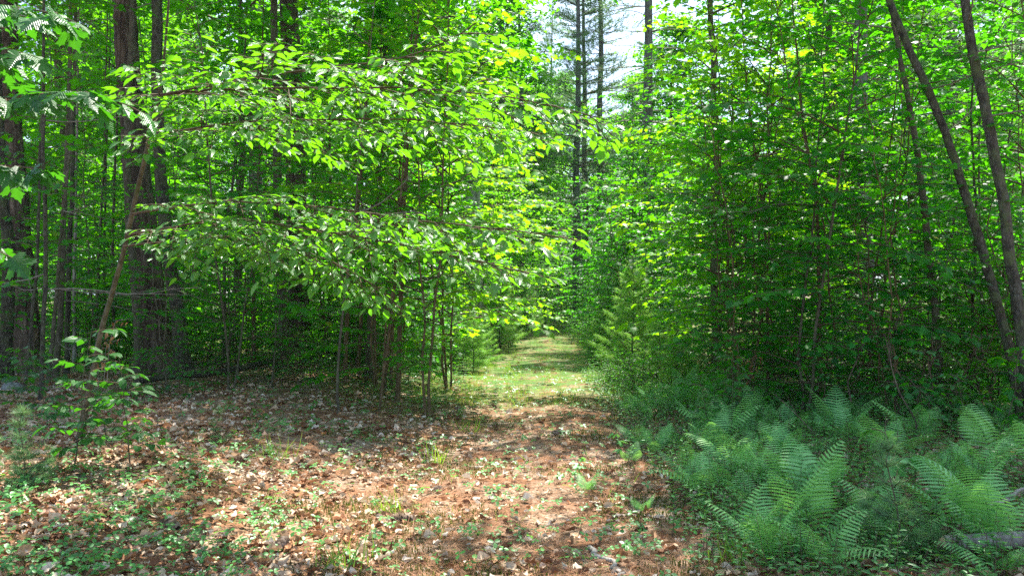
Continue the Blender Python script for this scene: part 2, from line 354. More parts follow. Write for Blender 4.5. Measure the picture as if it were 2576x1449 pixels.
def maple_fine():
    half = [(0, 0), (.10, -.05), (.17, -.03), (.30, -.08), (.36, .00), (.48, .03), (.40, .10), (.42, .17), (.30, .22), (.27, .27), (.40, .34), (.45, .40), (.62, .47), (.52, .54), (.54, .62), (.42, .60), (.36, .64), (.24, .52), (.19, .53),
            (.22, .66), (.28, .72), (.17, .78), (.15, .86), (.07, .90), (0, 1.08)]
    pts = half + [(-x, y) for x, y in half[-2:0:-1]]
    V = [(x, y, 0.10*abs(x)-0.5*x*x-0.22*y*y) for x, y in pts]
    n = len(pts); mid = [(0, .05, 0), (0, .38, -.01), (0, .75, -.10)]
    V += mid
    F_ = []
    for i in range(n):
        y = (pts[i][1]+pts[(i+1) % n][1])/2
        F_.append((i, (i+1) % n, n+1))
    return tpl(V, F_)
MAPLEF = maple_fine()
def beech_fine(n=9):
    ts = np.linspace(0, 1, n); V = []; F_ = []
    for i, t in enumerate(ts):
        w = 0.54*math.sin(math.pi*min(1, t**0.8))**0.75*0.5*(1.0+(0.07 if i % 2 else -0.04)); w = max(w, 0.004)
        zc = -0.28*(t-0.3)**2
        for u, lift in ((-1, .09), (-.5, .035), (0, 0), (.5, .035), (1, .09)):
            V.append((u*w, t-(0.06*abs(u) if i % 2 else 0)+0.0, zc+lift*w*2*(1-0.3*t)))
    V = np.array(V); uv = np.stack([V[:, 0]+0.5, V[:, 1]], -1)
    for i in range(n-1):
        for j in range(4): a = i*5+j; F_.append((a, a+1, a+6, a+5))
    return (V, F_, uv)
BEECH = beech_fine()
def tuft(n, w, spread, seed, up=0.55):
    r = np.random.default_rng(seed); V = []; F_ = []
    for i in range(n):
        a = r.uniform(0, 6.283); el = r.uniform(-0.3, 1.25)*spread
        d = np.array([math.cos(a)*math.cos(el), math.sin(el)*0.9+0.25, math.sin(a)*math.cos(el)*up]); d /= np.linalg.norm(d); d = d*r.uniform(.75, 1.1)
        sd = np.cross(d, r.normal(0, 1, 3)); sd = sd/np.linalg.norm(sd)*w
        b0 = np.array([0, r.uniform(-.25, .25), 0]); k = len(V); V += [b0-sd/2, b0+sd/2, b0+d+np.array([0, 0, -.12])]; F_.append((k, k+1, k+2))
    V = np.array(V); return (V, F_, np.zeros((len(V), 2)))
TUFT_NEAR = tuft(40, 0.030, 1.0, 3)
TUFT_NEAR2 = tuft(34, 0.034, .9, 3)
TUFT_MID = tuft(16, 0.05, 1.0, 4)
TUFT_FAR = tuft(11, 0.11, 1.0, 5, .45)

def frames(D, U):
    """axes from tip direction D and rough up vector U"""
    Y = norm(D); X = norm(np.cross(Y, U)); Z = np.cross(X, Y); return X, Y, Z

class Leaves:
    def __init__(s): s.P=[]; s.D=[]; s.S=[]
    def add(s, p, d, sc): s.P.append(p); s.D.append(d); s.S.append(sc)
    def build(s, b, tp, tilt=0.35, droop=0.3, r=rng):
        if not s.P: return
        P = np.array(s.P); D = norm(np.array(s.D)); m = len(P)
        D[:, 2] -= np.abs(r.normal(droop, .22, m)); U = np.tile([0, 0, 1.0], (m, 1)) + r.normal(0, tilt, (m, 3))
        X, Y, Z = frames(D, U); b.scatter(tp, P, X, Y, Z, np.array(s.S)*r.uniform(.55, 1.2, m), r.uniform(0, 1, m))

def spray(b, lv, P0, d, length, r0, leaf, r, step=0.10, twl=0.34, arch=0.25, start=0.2, plane=0.12, k=4, leafstep=0.07, sub=True):
    """one branch: curved axis, side twigs in a nearly flat plane, leaves along the twigs"""
    n = max(4, int(length/0.16)); d = norm(np.array(d, float)); P = [np.array(P0, float)]; c = d.copy()
    for i in range(n):
        c = norm(c+np.array([r.normal(0, .06), r.normal(0, .06), -arch/n + r.normal(0, .03)])); P.append(P[-1]+c*length/n)
    P = np.array(P); b.tube(P, np.linspace(r0, 0.0022, n+1), k)
    seg = length/n; s = length*start; side = 1
    while s < length:
        i = min(int(s/seg), n-1); f = s/seg-i; p = P[i]*(1-f)+P[i+1]*f; ax = norm(P[i+1]-P[i])
        lat = norm(np.cross(ax, [0, 0, 1.0]))*side; side = -side
        t = s/length; tl = twl*(1.1-0.75*t)*r.uniform(.6, 1.25)*min(1, 0.5+length)
        td = norm(ax*0.75+lat*0.85+np.array([0, 0, r.normal(0.02, plane)]))
        m = max(1, int(tl/leafstep)); e = p+td*tl+np.array([0, 0, -0.12*tl])
        if sub: b.tube(np.array([p, (p+e)/2+np.array([0, 0, .02*tl]), e]), [0.0028, .002, .0012], 3)
        sd = 1
        for q in range(m+1):
            u = (q+0.6)/(m+0.6); pp = p+(e-p)*u; l2 = norm(np.cross(td, [0, 0, 1.0]))*sd; sd = -sd
            dd = td*(1.0 if q == m else 0.55)+l2*(0.1 if q == m else 0.85)
            lv.add(pp, dd, leaf)
        s += step*r.uniform(.7, 1.3)
    lv.add(P[-1], c, leaf)

def wobble(P0, P1, n, amp, r):
    t = np.linspace(0, 1, n)[:, None]; P = np.array(P0)*(1-t)+np.array(P1)*t
    w = np.cumsum(r.normal(0, amp, (n, 3)), 0); w -= w[0]*(1-t)+w[-1]*t; w[:, 2] *= .3
    return P+w

def sapling_proto(name, label, cat, seed, H, spread, nst, tp, leaf, matl, bark, h0=0.15, step=0.2, lean=0.12, tw=0.36, leafstep=0.075, sprstep=0.12, r0=0.022):
    r = np.random.default_rng(seed); root = thing(name, label, cat)
    wood = MB(); lv = Leaves()
    for k in range(nst):
        az = r.uniform(0, 6.28); ln = lean*r.uniform(.5, 1.6)*(1 if nst > 1 else .5); Hk = H*r.uniform(.72, 1.0) if k else H
        b0 = np.array([math.cos(az), math.sin(az), 0])*0.05*nst*0.5; top = b0+np.array([math.cos(az)*ln*Hk, math.sin(az)*ln*Hk, Hk])
        P = wobble(b0-np.array([0, 0, .1]), top, 14, 0.035, r); rad = np.linspace(r0*(1.1-0.12*k), 0.004, 14)
        sb = MB(); sb.tube(P, rad, 7, rough=0.03); sb.obj('stem', bark, root, True)
        z = h0*Hk*r.uniform(.8, 1.2); a = r.uniform(0, 6.28)
        while z < Hk*0.985:
            t = z/Hk; i = min(int(t*13), 12); f = t*13-i; p = P[i]*(1-f)+P[i+1]*f; a += 2.4+r.normal(0, .3)
            prof = max(0.12, math.sin(math.pi*(0.22+0.74*t))**0.8); Lh = spread*prof*r.uniform(.65, 1.1)
            el = 0.15+0.75*t+r.normal(0, .12)
            spray(wood, lv, p, (math.cos(a)*math.cos(el), math.sin(a)*math.cos(el), math.sin(el)), Lh, 0.004+0.004*Lh, leaf, r, step=sprstep, twl=tw, arch=0.35+el*.6, leafstep=leafstep, k=3)
            z += step*r.uniform(.7, 1.3)
    wood.obj('branchwork', M['twig'], root)
    cr = MB(); lv.build(cr, tp, r=r); cr.obj('crown', matl, root)
    return root

# ------------------------------------------------------------------ saplings and shrubs
saps = Pool([sapling_proto('maple_sapling', 'x', 'sapling', 11, 6.2, 1.7, 2, MAPLE, .105, M['maple'], M['bark_brown'], h0=.12, step=.18, r0=.017),
             sapling_proto('maple_sapling', 'x', 'sapling', 12, 5.2, 1.6, 3, MAPLE, .100, M['maple'], M['bark_brown'], h0=.08, step=.16, r0=.015),
             sapling_proto('maple_sapling', 'x', 'sapling', 13, 7.2, 1.8, 2, MAPLE, .105, M['maple'], M['bark_smooth'], h0=.14, step=.16, r0=.018)])
deeps = Pool([sapling_proto('maple_sapling', 'x', 'sapling', 21, 6.0, 1.65, 3, MAPLE, .100, M['maple_shade'], M['bark_brown'], h0=.10, lean=.15, step=.18, r0=.017),
              sapling_proto('maple_sapling', 'x', 'sapling', 22, 4.4, 1.45, 4, MAPLE, .092, M['maple_shade'], M['bark_brown'], h0=.08, lean=.20, step=.18, r0=.014),
              sapling_proto('maple_sapling', 'x', 'sapling', 23, 7.4, 1.8, 2, MAPLE, .100, M['maple_shade'], M['bark_smooth'], h0=.14, step=.18, r0=.018)])
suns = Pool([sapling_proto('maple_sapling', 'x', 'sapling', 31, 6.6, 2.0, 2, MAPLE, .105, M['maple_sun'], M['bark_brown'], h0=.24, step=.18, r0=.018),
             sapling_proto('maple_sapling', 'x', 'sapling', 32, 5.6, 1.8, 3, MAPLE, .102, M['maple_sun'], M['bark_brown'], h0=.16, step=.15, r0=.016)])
beeches = Pool([sapling_proto('beech_sapling', 'x', 'sapling', 41, 4.2, 1.5, 2, OVATE, .10, M['maple_shade'], M['bark_smooth'], h0=.06, step=.15, r0=.015),
                sapling_proto('beech_sapling', 'x', 'sapling', 42, 6.4, 1.7, 1, OVATE, .10, M['maple_shade'], M['bark_smooth'], h0=.10, step=.13, r0=.018)])
shrubs = Pool([sapling_proto('low_shrub', 'x', 'shrub', 51, 1.3, .6, 4, OVATE, .060, M['maple'], M['twig'], h0=.12, step=.09, tw=.2, leafstep=.05, sprstep=.08, r0=.009, lean=.3),
               sapling_proto('low_shrub', 'x', 'shrub', 52, 0.85, .45, 5, OVATE, .052, M['cover'], M['twig'], h0=.1, step=.08, tw=.16, leafstep=.045, sprstep=.07, r0=.007, lean=.35),
               sapling_proto('low_shrub', 'x', 'shrub', 53, 2.1, .85, 4, MAPLE, .075, M['maple'], M['twig'], h0=.1, step=.13, tw=.26, leafstep=.06, sprstep=.1, r0=.012, lean=.25)])

# ------------------------------------------------------------------ far trees
def broadleaf_proto(seed, H, R_, z0, nl, leaf, matl, bark):
    r = np.random.default_rng(seed); root = thing('broadleaf_tree', 'x', 'tree')
    P = wobble((0, 0, -.2), (r.normal(0, .4), r.normal(0, .4), H), 16, .10, r)
    tb = MB(); tb.tube(P, np.linspace(0.013*H, .02, 16), 9, rough=.03); tb.obj('trunk', bark, root, True)
    wood = MB(); PP = []; DD = []
    nb = int((H-z0)*3.2)
    for k in range(nb):
        t = (k+r.uniform())/nb; z = z0+(H-z0)*t; i = min(int(z/H*15), 14); p = P[i]*(1-(z/H*15-i))+P[i+1]*(z/H*15-i)
        a = k*2.4+r.normal(0, .3); prof = math.sin(math.pi*(0.2+0.75*t))**.7; Lb = R_*prof*r.uniform(.6, 1.1); el = .1+.8*t
        d = np.array([math.cos(a)*math.cos(el), math.sin(a)*math.cos(el), math.sin(el)]); e = p+d*Lb; e[2] -= .15*Lb
        mid = (p+e)/2+np.array([0, 0, .1*Lb]); wood.tube([p, mid, e], [.012+.008*Lb, .012, .004], 4)
        for q in range(int(3+Lb*4)):
            u = r.uniform(.25, 1.05); c = p*(1-u)+e*u+r.normal(0, .16*Lb, 3)*np.array([1, 1, .4])
            m = max(3, int(nl/nb/(3+Lb*4))); rr = r.uniform(.25, .5)
            pos = c+np.stack([r.normal(0, rr, m), r.normal(0, rr, m), r.normal(0, .09, m)], -1)
            PP.append(pos)
    wood.obj('branchwork', M['twig'], root)
    P_ = np.concatenate(PP); m = len(P_); a = r.uniform(0, 6.28, m)
    D = np.stack([np.cos(a), np.sin(a), -np.abs(r.normal(.3, .2, m))], -1); U = np.tile([0, 0, 1.0], (m, 1))+r.normal(0, .4, (m, 3))
    X, Y, Z = frames(D, U); cr = MB(); cr.scatter(TRI2, P_, X, Y, Z, leaf*r.uniform(.7, 1.3, m), r.uniform(0, 1, m)); cr.obj('crown', matl, root)
    return root
broad = Pool([broadleaf_proto(61, 13, 2.6, 2.2, 15000, .15, M['wood_leaf'], M['bark_smooth']),
              broadleaf_proto(62, 16, 3.0, 3.5, 18000, .16, M['wood_leaf'], M['bark_smooth']),
              broadleaf_proto(63, 9, 2.2, 1.0, 10000, .13, M['wood_leaf'], M['bark_smooth'])])
def pine_proto(seed, H, z_dead, z_live, R_, rad, bark, dens=1.0):
    r = np.random.default_rng(seed); root = thing('pine_tree', 'x', 'tree')
    P = wobble((0, 0, -.2), (r.normal(0, .25), r.normal(0, .25), H), 20, .05, r)
    tb = MB(); tb.tube(P, np.r_[rad*1.35, np.linspace(rad*1.1, .03, 19)], 12, rough=.04); tb.obj('trunk', bark, root, True)
    dead = MB(); TP = []; TD = []; live = MB()
    z = z_dead
    while z < H*.98:
        t = z/H; i = min(int(t*19), 18); p0 = P[i]*(1-(t*19-i))+P[i+1]*(t*19-i)
        for q in range(r.integers(3, 6)):
            a = r.uniform(0, 6.28); tt = (z-z_dead)/(H-z_dead); Lb = R_*(1-tt*.75)*r.uniform(.6, 1.1); isl = z > z_live or (z > z_live-3 and r.uniform() < .3)
            if not isl: Lb *= .75
            el = .05+.3*tt; d = np.array([math.cos(a), math.sin(a), el]); Q = [p0]
            c = d.copy(); n = 6
            for s_ in range(n):
                c = norm(c+np.array([r.normal(0, .08), r.normal(0, .08), (-.05 if not isl else .04)+r.normal(0, .03)])); Q.append(Q[-1]+c*Lb/n)
            (live if isl else dead).tube(Q, np.linspace(.012+.007*Lb, .004, n+1), 4)
            for j in range(2, n+1):
                for sgn in (-1, 1):
                    ax = norm(Q[j]-Q[j-1]); lat = norm(np.cross(ax, [0, 0, 1.0]))*sgn; tl = Lb*.32*r.uniform(.5, 1.1)*(1.15-j/n*.6)
                    e = Q[j]+(ax*.7+lat*.8+np.array([0, 0, .1]))*tl
                    (live if isl else dead).tube([Q[j], (Q[j]+e)/2+r.normal(0, .03, 3), e], [.006, .004, .002], 3)
                    if isl:
                        m = max(2, int(tl/.11*dens))
                        for w in range(m): u = (w+1)/m; TP.append(Q[j]*(1-u)+e*u+r.normal(0, .05, 3)); TD.append(norm(e-Q[j])+np.array([0, 0, .3]))
        z += r.uniform(.4, .65)
    dead.obj('dead_limbwork', M['deadtwig'], root); live.obj('branchwork', M['twig'], root)
    P_ = np.array(TP); D = np.array(TD)+r.normal(0, .2, (len(TP), 3)); m = len(P_)
    X, Y, Z = frames(D, np.tile([0, 0, 1.0], (m, 1))+r.normal(0, .1, (m, 3))); cr = MB()
    cr.scatter(TUFT_FAR, P_, X, Y, Z, .20*r.uniform(.8, 1.2, m), r.uniform(0, 1, m)); cr.obj('crown', M['needle'], root)
    return root
pines = Pool([pine_proto(71, 24, 5, 8, 3.4, .20, M['bark_far']), pine_proto(72, 22, 3, 6, 3.2, .19, M['bark_far']), pine_proto(73, 26, 8, 15, 3.2, .21, M['bark_far'], .8)])

def young_pine_proto(seed, H, R_, name='young_pine', tp=TUFT_MID, ts=.10, dens=1.0, nm=None):
    r = np.random.default_rng(seed); root = thing(name, 'x', 'young pine')
    P = wobble((0, 0, -.05), (r.normal(0, .04), r.normal(0, .04), H), 8, .012, r); sb = MB(); sb.tube(P, np.linspace(.003+.009*H, .002, 8), 6); sb.obj('stem', M['bark_smooth'], root, True)
    w = MB(); TP = []; TD = []; z = .08*H
    while z < H*.97:
        t = z/H; i = min(int(t*7), 6); p = P[i]*(1-(t*7-i))+P[i+1]*(t*7-i); a0 = r.uniform(0, 6.28); nb = 5
        for q in range(nb):
            a = a0+q*6.28/nb+r.normal(0, .15); Lb = R_*(1-t)**.8*r.uniform(.75, 1.1)+.05; el = .35+.3*t; d = np.array([math.cos(a)*math.cos(el), math.sin(a)*math.cos(el), math.sin(el)])
            e = p+d*Lb+np.array([0, 0, .05*Lb]); w.tube([p, (p+e)/2-np.array([0, 0, .04*Lb]), e], [.001+.002*H]*2+[.001], 3)
            for u in np.arange(.25, 1.01, max(.06, .075/Lb/dens)):
                TP.append(p*(1-u)+e*u); TD.append(d)
                if u < .9 and Lb > .2:
                    for sg in (-1, 1):
                        lat = np.array([-math.sin(a), math.cos(a), .15])*sg; q2 = p*(1-u)+e*u; e2 = q2+(d*.7+lat*.7)*Lb*.35*(1.1-u); w.tube([q2, e2], [.003, .0015], 3); TP += [e2, (q2+e2)/2]; TD += [d*.7+lat*.7]*2
        z += r.uniform(.11, .17)*max(.6, min(1.2, H))
    TP.append(P[-1]); TD.append(np.array([0, 0, 1.0])); w.obj('branchwork', M['twig'], root)
    P_ = np.array(TP); D = np.array(TD)+r.normal(0, .15, (len(TP), 3)); m = len(P_)
    X, Y, Z = frames(D, np.tile([.2, .1, 1.0], (m, 1))+r.normal(0, .2, (m, 3))); cr = MB(); cr.scatter(tp, P_, X, Y, Z, ts*r.uniform(.8, 1.2, m), r.uniform(0, 1, m)); cr.obj('needle_crown', nm or M['needle_young'], root)
    return root
ypines = Pool([young_pine_proto(81, 2.2, .85), young_pine_proto(82, 1.3, .6), young_pine_proto(83, 0.9, .42)])
seedpines = Pool([young_pine_proto(85, .62, .22, 'pine_seedling', TUFT_NEAR2, .085, .55, nm=M['needle']), young_pine_proto(86, .42, .17, 'pine_seedling', TUFT_NEAR2, .08, .55, nm=M['needle'])])

def put_at(pool, px, Y, **k): return pool.put(G(at(px, Y), Y)-Vector((0, 0, .02)), **k)

# --- the far wood, back to front
def sector(px, Y):
    side = 'left' if px < 1150 else ('right' if px > 1700 else 'middle')
    return side
GB = {'left': ('leafy green tree deep in the wood behind the left trunks', 'broadleaf trees deep in the left wood'),
      'right': ('leafy green tree deep in the wood behind the right saplings', 'broadleaf trees deep in the right wood'),
      'middle': ('leafy green tree standing beyond the far end of the track', 'broadleaf trees beyond the track')}
r_ = np.random.default_rng(5)
def free(px, Y):
    """keep the sky gap above the track open"""
    return not (1430 < px < 1700 and Y > 20)
for Y, step_, sc in ((60, 150, 1.35), (50, 150, 1.2), (40, 180, 1.05), (32, 260, .95), (25, 380, .8)):
    for px in np.arange(-250, 2850, step_):
        q = px+r_.uniform(-60, 60); Yq = Y+r_.uniform(-3.5, 3.5)
        if 1180 < q < 1780 and Y < 45: continue
        if 1180 < q < 1780: Yq += 12
        s = sector(q, Yq); l, g = GB[s]
        scale = sc*r_.uniform(.8, 1.15)
        if 1400 < q < 1760: scale *= .72
        broad.put(G(at(q, Yq), Yq)-Vector((0, 0, .1)), sc=scale, label=l, group=g)
for px, Y, w in ((1450, 44, 0), (1474, 47, 1), (1501, 46, 2)):
    lab = {1450: 'leftmost of the three tall pines above the end of the track', 1474: 'middle one of the three tall pines above the track', 1501: 'rightmost of the three tall pines, beside the sky gap'}[px]
    pines.put(G(at(px, Y), Y), which=w, rz=w*1.3, sc=1.0, label=lab, group='three tall pines beyond the track')
for i, (px, Y, lab) in enumerate(((1316, 40, 'straight grey pine beyond the left edge of the far track'), (1640, 30, 'grey pine trunk half hidden behind the sunlit right maples'), (1395, 62, 'distant pine with feathery boughs left of the three tall pines'), (1620, 56, 'distant pine at the right of the sky gap'),
        (2168, 21, 'grey lichened pine trunk behind the dark right saplings'), (2400, 27, 'thin distant pine between the leaning right trunks'), (2050, 36, 'faint pine trunk far behind the right saplings'), (1225, 56, 'distant pine behind the yellow green maple'),
        (640, 26, 'grey distant pine left of the paired trunks'), (180, 30, 'distant pine seen between the thin left stems'), (960, 38, 'distant pine behind the thicket left of the snag'), (2520, 40, 'far pine at the right edge of the picture'))):
    pines.put(G(at(px, Y), Y), which=(i+1) % 3, sc=r_.uniform(.8, 1.05), label=lab)

# bushes closing the end of the track
EB = 'leafy bush at the far end of the track'
for px, Y, sc in ((1290, 47, 1.2), (1330, 52, 1.5), (1375, 50, 1.1), (1430, 52, 1.4), (1490, 51, 1.3), (1545, 47, 1.5), (1600, 43, 1.6), (1350, 58, 2.2), (1440, 60, 2.3), (1530, 58, 2.2), (1620, 52, 2.0), (1260, 52, 2.0)):
    (deeps if sc < 1.9 else saps).put(G(at(px, Y), Y), sc=sc*.62, label=EB, group='bushes at the far end of the track')

for i, (px, Y, sc) in enumerate(((1290, 40, 1.05), (1362, 58, 1.3), (1330, 54, 1.1), (1400, 66, 1.1), (1440, 68, .9), (1500, 70, .9), (1560, 66, .9), (1630, 46, 1.05), (1680, 38, 1.0), (1600, 58, .95), (1270, 34, .9), (1230, 44, 1.1))):
    broad.put(G(at(px, Y), Y), sc=sc, label=GB['middle'][0], group=GB['middle'][1])
FB = ('leafy bush crowding the grassy far stretch of the track', 'bushes flanking the far track')
for i, Y in enumerate((19, 21, 23.5, 26, 28, 31, 34, 37, 40, 42)):
    for sd in (-1, 1):
        x = float(xc(Y))+sd*(1.9+.35*(i % 3))+(.3 if sd > 0 else 0); deeps.put(G(x, Y), which=1, sc=(.38+.12*(i % 3))*(1 if Y < 30 else 1.3), label=FB[0], group=FB[1])
for px, Y, sc in ((1310, 44, .8), (1345, 46, .9), (1385, 45.5, .75), (1425, 46, .85), (1465, 45, .9), (1500, 43, 1.0), (1405, 50, 1.2), (1350, 51, 1.3), (1450, 52, 1.3)):
    saps.put(G(at(px, Y), Y), sc=sc*.75, label=EB, group='bushes at the far end of the track')
# --- saplings: middle and right, placed by hand then filled
SAPS = [ # pool, px, Y, scale, label
 (suns, 1075, 11.0, 1.0, 'yellow green sunlit maple left of the track, nearest the grey snag'),
 (suns, 1140, 14.5, 1.25, 'sunlit maple arching over the left edge of the track'),
 (suns, 950, 13.0, 1.0, 'bright maple with many brown stems in the left thicket'),
 (suns, 1290, 27.0, 1.25, 'sunlit maple leaning toward the tall pines above the track'),
 (saps, 580, 11.4, .85, 'open maple sapling right of the mossy green trunk'),
 (saps, 945, 11.0, .9, 'open maple sapling right of the paired trunks'),
 (beeches, 430, 10.8, .62, 'small beech at the foot of the thick dark pine'),
 (deeps, 1010, 16.0, .8, 'bushy maple low in the thicket left of the track'),
 (saps, 1690, 24, 1.2, 'maple leaning over the far track from the right'),
 (deeps, 1600, 20.5, .95, 'dark bush overhanging the right side of the far grass'),
 (deeps, 1555, 24, 1.15, 'dark leafy bush leaning over the narrow track from the right'),
 (deeps, 1500, 32, 1.1, 'dark leafy bush at the right of the track end'),
 (deeps, 1245, 26, .8, 'dark leafy bush at the left of the narrow track'),
 (saps, 1180, 23, 1.0, 'maple leaning over the far track from the left'),
 (deeps, 420, 15.5, .9, 'dense sapling behind the thick dark pine'),
 (deeps, 640, 16.5, .9, 'dense sapling left of the paired trunks'),
 (deeps, 200, 15.5, .8, 'dense sapling behind the thin left stems'),
 (deeps, 880, 17.0, .9, 'dense sapling right of the paired trunks'),
 (saps, 830, 15.5, 1.0, 'maple sapling behind the paired left trunks'),
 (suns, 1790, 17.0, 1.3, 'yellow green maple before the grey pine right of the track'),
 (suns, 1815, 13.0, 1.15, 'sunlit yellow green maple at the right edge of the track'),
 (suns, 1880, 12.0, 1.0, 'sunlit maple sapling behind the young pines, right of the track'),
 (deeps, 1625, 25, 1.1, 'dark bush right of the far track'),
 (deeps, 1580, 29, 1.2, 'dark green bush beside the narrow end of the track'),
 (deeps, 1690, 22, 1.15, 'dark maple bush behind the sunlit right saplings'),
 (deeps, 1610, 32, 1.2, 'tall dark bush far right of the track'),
 (saps, 1215, 30, .8, 'green bush behind the grey snag'),
 (saps, 1265, 36, .9, 'pale green bush left of the far track bend'),
 (saps, 1170, 34, 1.0, 'green maple behind the snag and left of the far track'),
 (deeps, 1880, 10.5, .95, 'dense dark maple clump behind the left fern edge'),
 (deeps, 2010, 9.8, 1.0, 'many stemmed dark maple in the middle of the right thicket'),
 (deeps, 2140, 10.8, 1.0, 'dark maple beside the slim upright trunk on the right'),
 (deeps, 2260, 9.5, .9, 'dark maple left of the two leaning right trunks'),
 (deeps, 2480, 12, 1.0, 'dark maple behind the two leaning right trunks'),
 (deeps, 2620, 10, 1.0, 'dark maple at the right edge of the picture'),
 (deeps, 1960, 13, 1.1, 'tall dark maple behind the right thicket'),
 (saps, 2100, 15, 1.1, 'green maple deep behind the right thicket'),
 (saps, 2330, 15, 1.1, 'green maple behind the slim right trunk'),
 (saps, 1830, 16, 1.1, 'green maple behind the sunlit right maple'),
 (saps, 2500, 17, 1.1, 'green maple far behind the leaning trunks')]
for pool, px, Y, sc, lab in SAPS: put_at(pool, px, Y, sc=sc, label=lab)
UL = ('leafy sapling in the backlit understorey behind the left trunks', 'understorey saplings in the left wood')
UR = ('leafy sapling in the understorey behind the right thicket', 'understorey saplings in the right wood')
for Y, st in ((19, 230), (23, 230), (28, 230)):
    for px in np.arange(-150, 2750, st):
        q = px+r_.uniform(-70, 70); Yq = Y+r_.uniform(-1.5, 1.5)
        if 1140 < q < 1760: continue
        l, g = UL if q < 1200 else UR
        (saps if r_.uniform() < .75 else beeches).put(G(at(q, Yq), Yq), sc=r_.uniform(.75, 1.1), label=l, group=g)
for px, Y, sc, lab in ((60, 13, .8, 'beech sapling among the thin left stems'), (250, 14, .8, 'beech sapling behind the leaning brown stem'), (560, 13, .8, 'beech sapling between the big left trunks'), (680, 12, .7, 'low beech left of the paired trunks'), (-60, 11, .8, 'beech sapling at the left picture edge')):
    put_at(beeches, px, Y, sc=sc, label=lab)

# ------------------------------------------------------------------ the named trunks
def trunk_tree(name, label, pts, Y, bark, Htop, cat='tree', crown=None, rough=.04, dead_twigs=0, seed=1, k=16, taper=.35, base=None, Ytop=None, flare=1.35, tpad=0):
    """pts: (px, py, width px) from the ground upwards, seen at depth Y"""
    r = np.random.default_rng(seed); W = []; R_ = []
    n0 = len(pts)
    for i, (px, py, w) in enumerate(pts):
        Yi = Y if Ytop is None else Y+(Ytop-Y)*i/(n0-1)
        W.append(np.array([at(px, Yi), Yi, zpix(py, Yi)])); R_.append(w/F*Yi/2)
    x0, y0 = W[0][0], W[0][1]; z0 = float(h(x0, y0)); W[0][2] = z0-.12
    if Htop > W[-1][2]:
        d = norm(W[-1]-W[-2]); d = norm(d+np.array([0, 0, .6])); W.append(W[-1]+d*(Htop-W[-1][2])/d[2]); R_.append(R_[-1]*taper)
    W = np.array(W); R_ = np.array(R_); Lc = np.r_[0, np.cumsum(np.linalg.norm(np.diff(W, axis=0), axis=1))]
    m = max(12, int(Lc[-1]/.16)); s = np.linspace(0, Lc[-1], m); P = np.stack([np.interp(s, Lc, W[:, j]) for j in range(3)], -1)
    for _ in range(2): P[1:-1] = (P[:-2]+2*P[1:-1]+P[2:])/4
    rad = np.interp(s, Lc, R_)*(1+(flare-1)*np.exp(-s/.22)); P[:, :2] += np.cumsum(r.normal(0, .006, (m, 2)), 0)*(s > .3)[:, None]
    root = thing(name, label, cat, (x0, y0, z0)); O = np.array([x0, y0, z0])
    b = MB(); b.tube(P-O, rad, k, rough=rough, lobes=.9 if rad[0] > .07 else .3); b.obj('trunk', bark, root, True)
    if dead_twigs:
        t = MB()
        for _ in range(dead_twigs):
            z = r.uniform(.9, min(7.5, P[-1][2]-.5)); i = int(np.argmin(abs(P[:, 2]-z))); a = r.uniform(0, 6.28); Lb = r.uniform(.4, 1.9); c = np.array([math.cos(a), math.sin(a), r.normal(.05, .18)]); Q = [P[i]-O]
            for q in range(6): c = norm(c+r.normal(0, .13, 3)); Q.append(Q[-1]+c*Lb/6)
            t.tube(Q, np.linspace(.009, .002, 7), 4)
            for j in (2, 3, 4, 5):
                e = Q[j]+norm(norm(Q[j]-Q[j-1])+r.normal(0, .5, 3))*Lb*.3; t.tube([Q[j], e], [.004, .0012], 3)
        t.obj('dead_branchwork', M['deadtwig'], root)
    if crown:
        zc0, Rc, nl, matl, leaf = crown; PP = []; w = MB(); zt = P[-1][2]
        nb = int(max(8, (zt-zc0)*2.6))
        for q in range(nb):
            t = q/nb; z = zc0+(zt-zc0)*t; i = int(np.argmin(abs(P[:, 2]-z))); a = q*2.4; Lb = Rc*math.sin(math.pi*(.25+.7*t))**.7*r.uniform(.6, 1.1)
            e = P[i]-O+np.array([math.cos(a), math.sin(a), .35+.3*t])*Lb; w.tube([P[i]-O, (P[i]-O+e)/2+r.normal(0, .1, 3), e], [.015+.006*Lb, .012, .004], 4)
            for _ in range(int(2+Lb*2.5)):
                u = r.uniform(.35, 1.05); c = (P[i]-O)*(1-u)+e*u+r.normal(0, .14*Lb, 3)*np.array([1, 1, .5]); mm = max(4, int(nl/nb/(2+Lb*2.5))); rr = r.uniform(.2, .5)
                PP.append(c+np.stack([r.normal(0, rr, mm), r.normal(0, rr, mm), r.normal(0, .12, mm)], -1))
        w.obj('branchwork', M['twig'], root); P_ = np.concatenate(PP); mm = len(P_); a = r.uniform(0, 6.28, mm)
        X, Y_, Z = frames(np.stack([np.cos(a), np.sin(a), -np.abs(r.normal(.3, .2, mm))], -1), np.tile([0, 0, 1.0], (mm, 1))+r.normal(0, .4, (mm, 3)))
        cr = MB(); cr.scatter(TRI2, P_, X, Y_, Z, leaf*r.uniform(.7, 1.3, mm), r.uniform(0, 1, mm)); cr.obj('crown', matl, root)
    return root, P, O
WL = M['wood_leaf']; NP = M['needle']
trunk_tree('pine_tree', 'big dark pine trunk at the far left edge, furrowed bark', [(72, 905, 74), (52, 700, 66), (32, 450, 58), (16, 150, 54), (8, -200, 50)], 13.0, M['bark_pine'], 17, crown=(9.5, 3.2, 9000, WL, .17), dead_twigs=12, seed=1)
trunk_tree('maple_tree', 'mossy slim trunk standing before the far left pine', [(10, 925, 30), (18, 780, 30), (22, 640, 28), (2, 480, 26), (-14, 200, 24)], 11.5, M['bark_moss'], 9, crown=(5.5, 2.0, 3000, M['maple'], .12), seed=2)
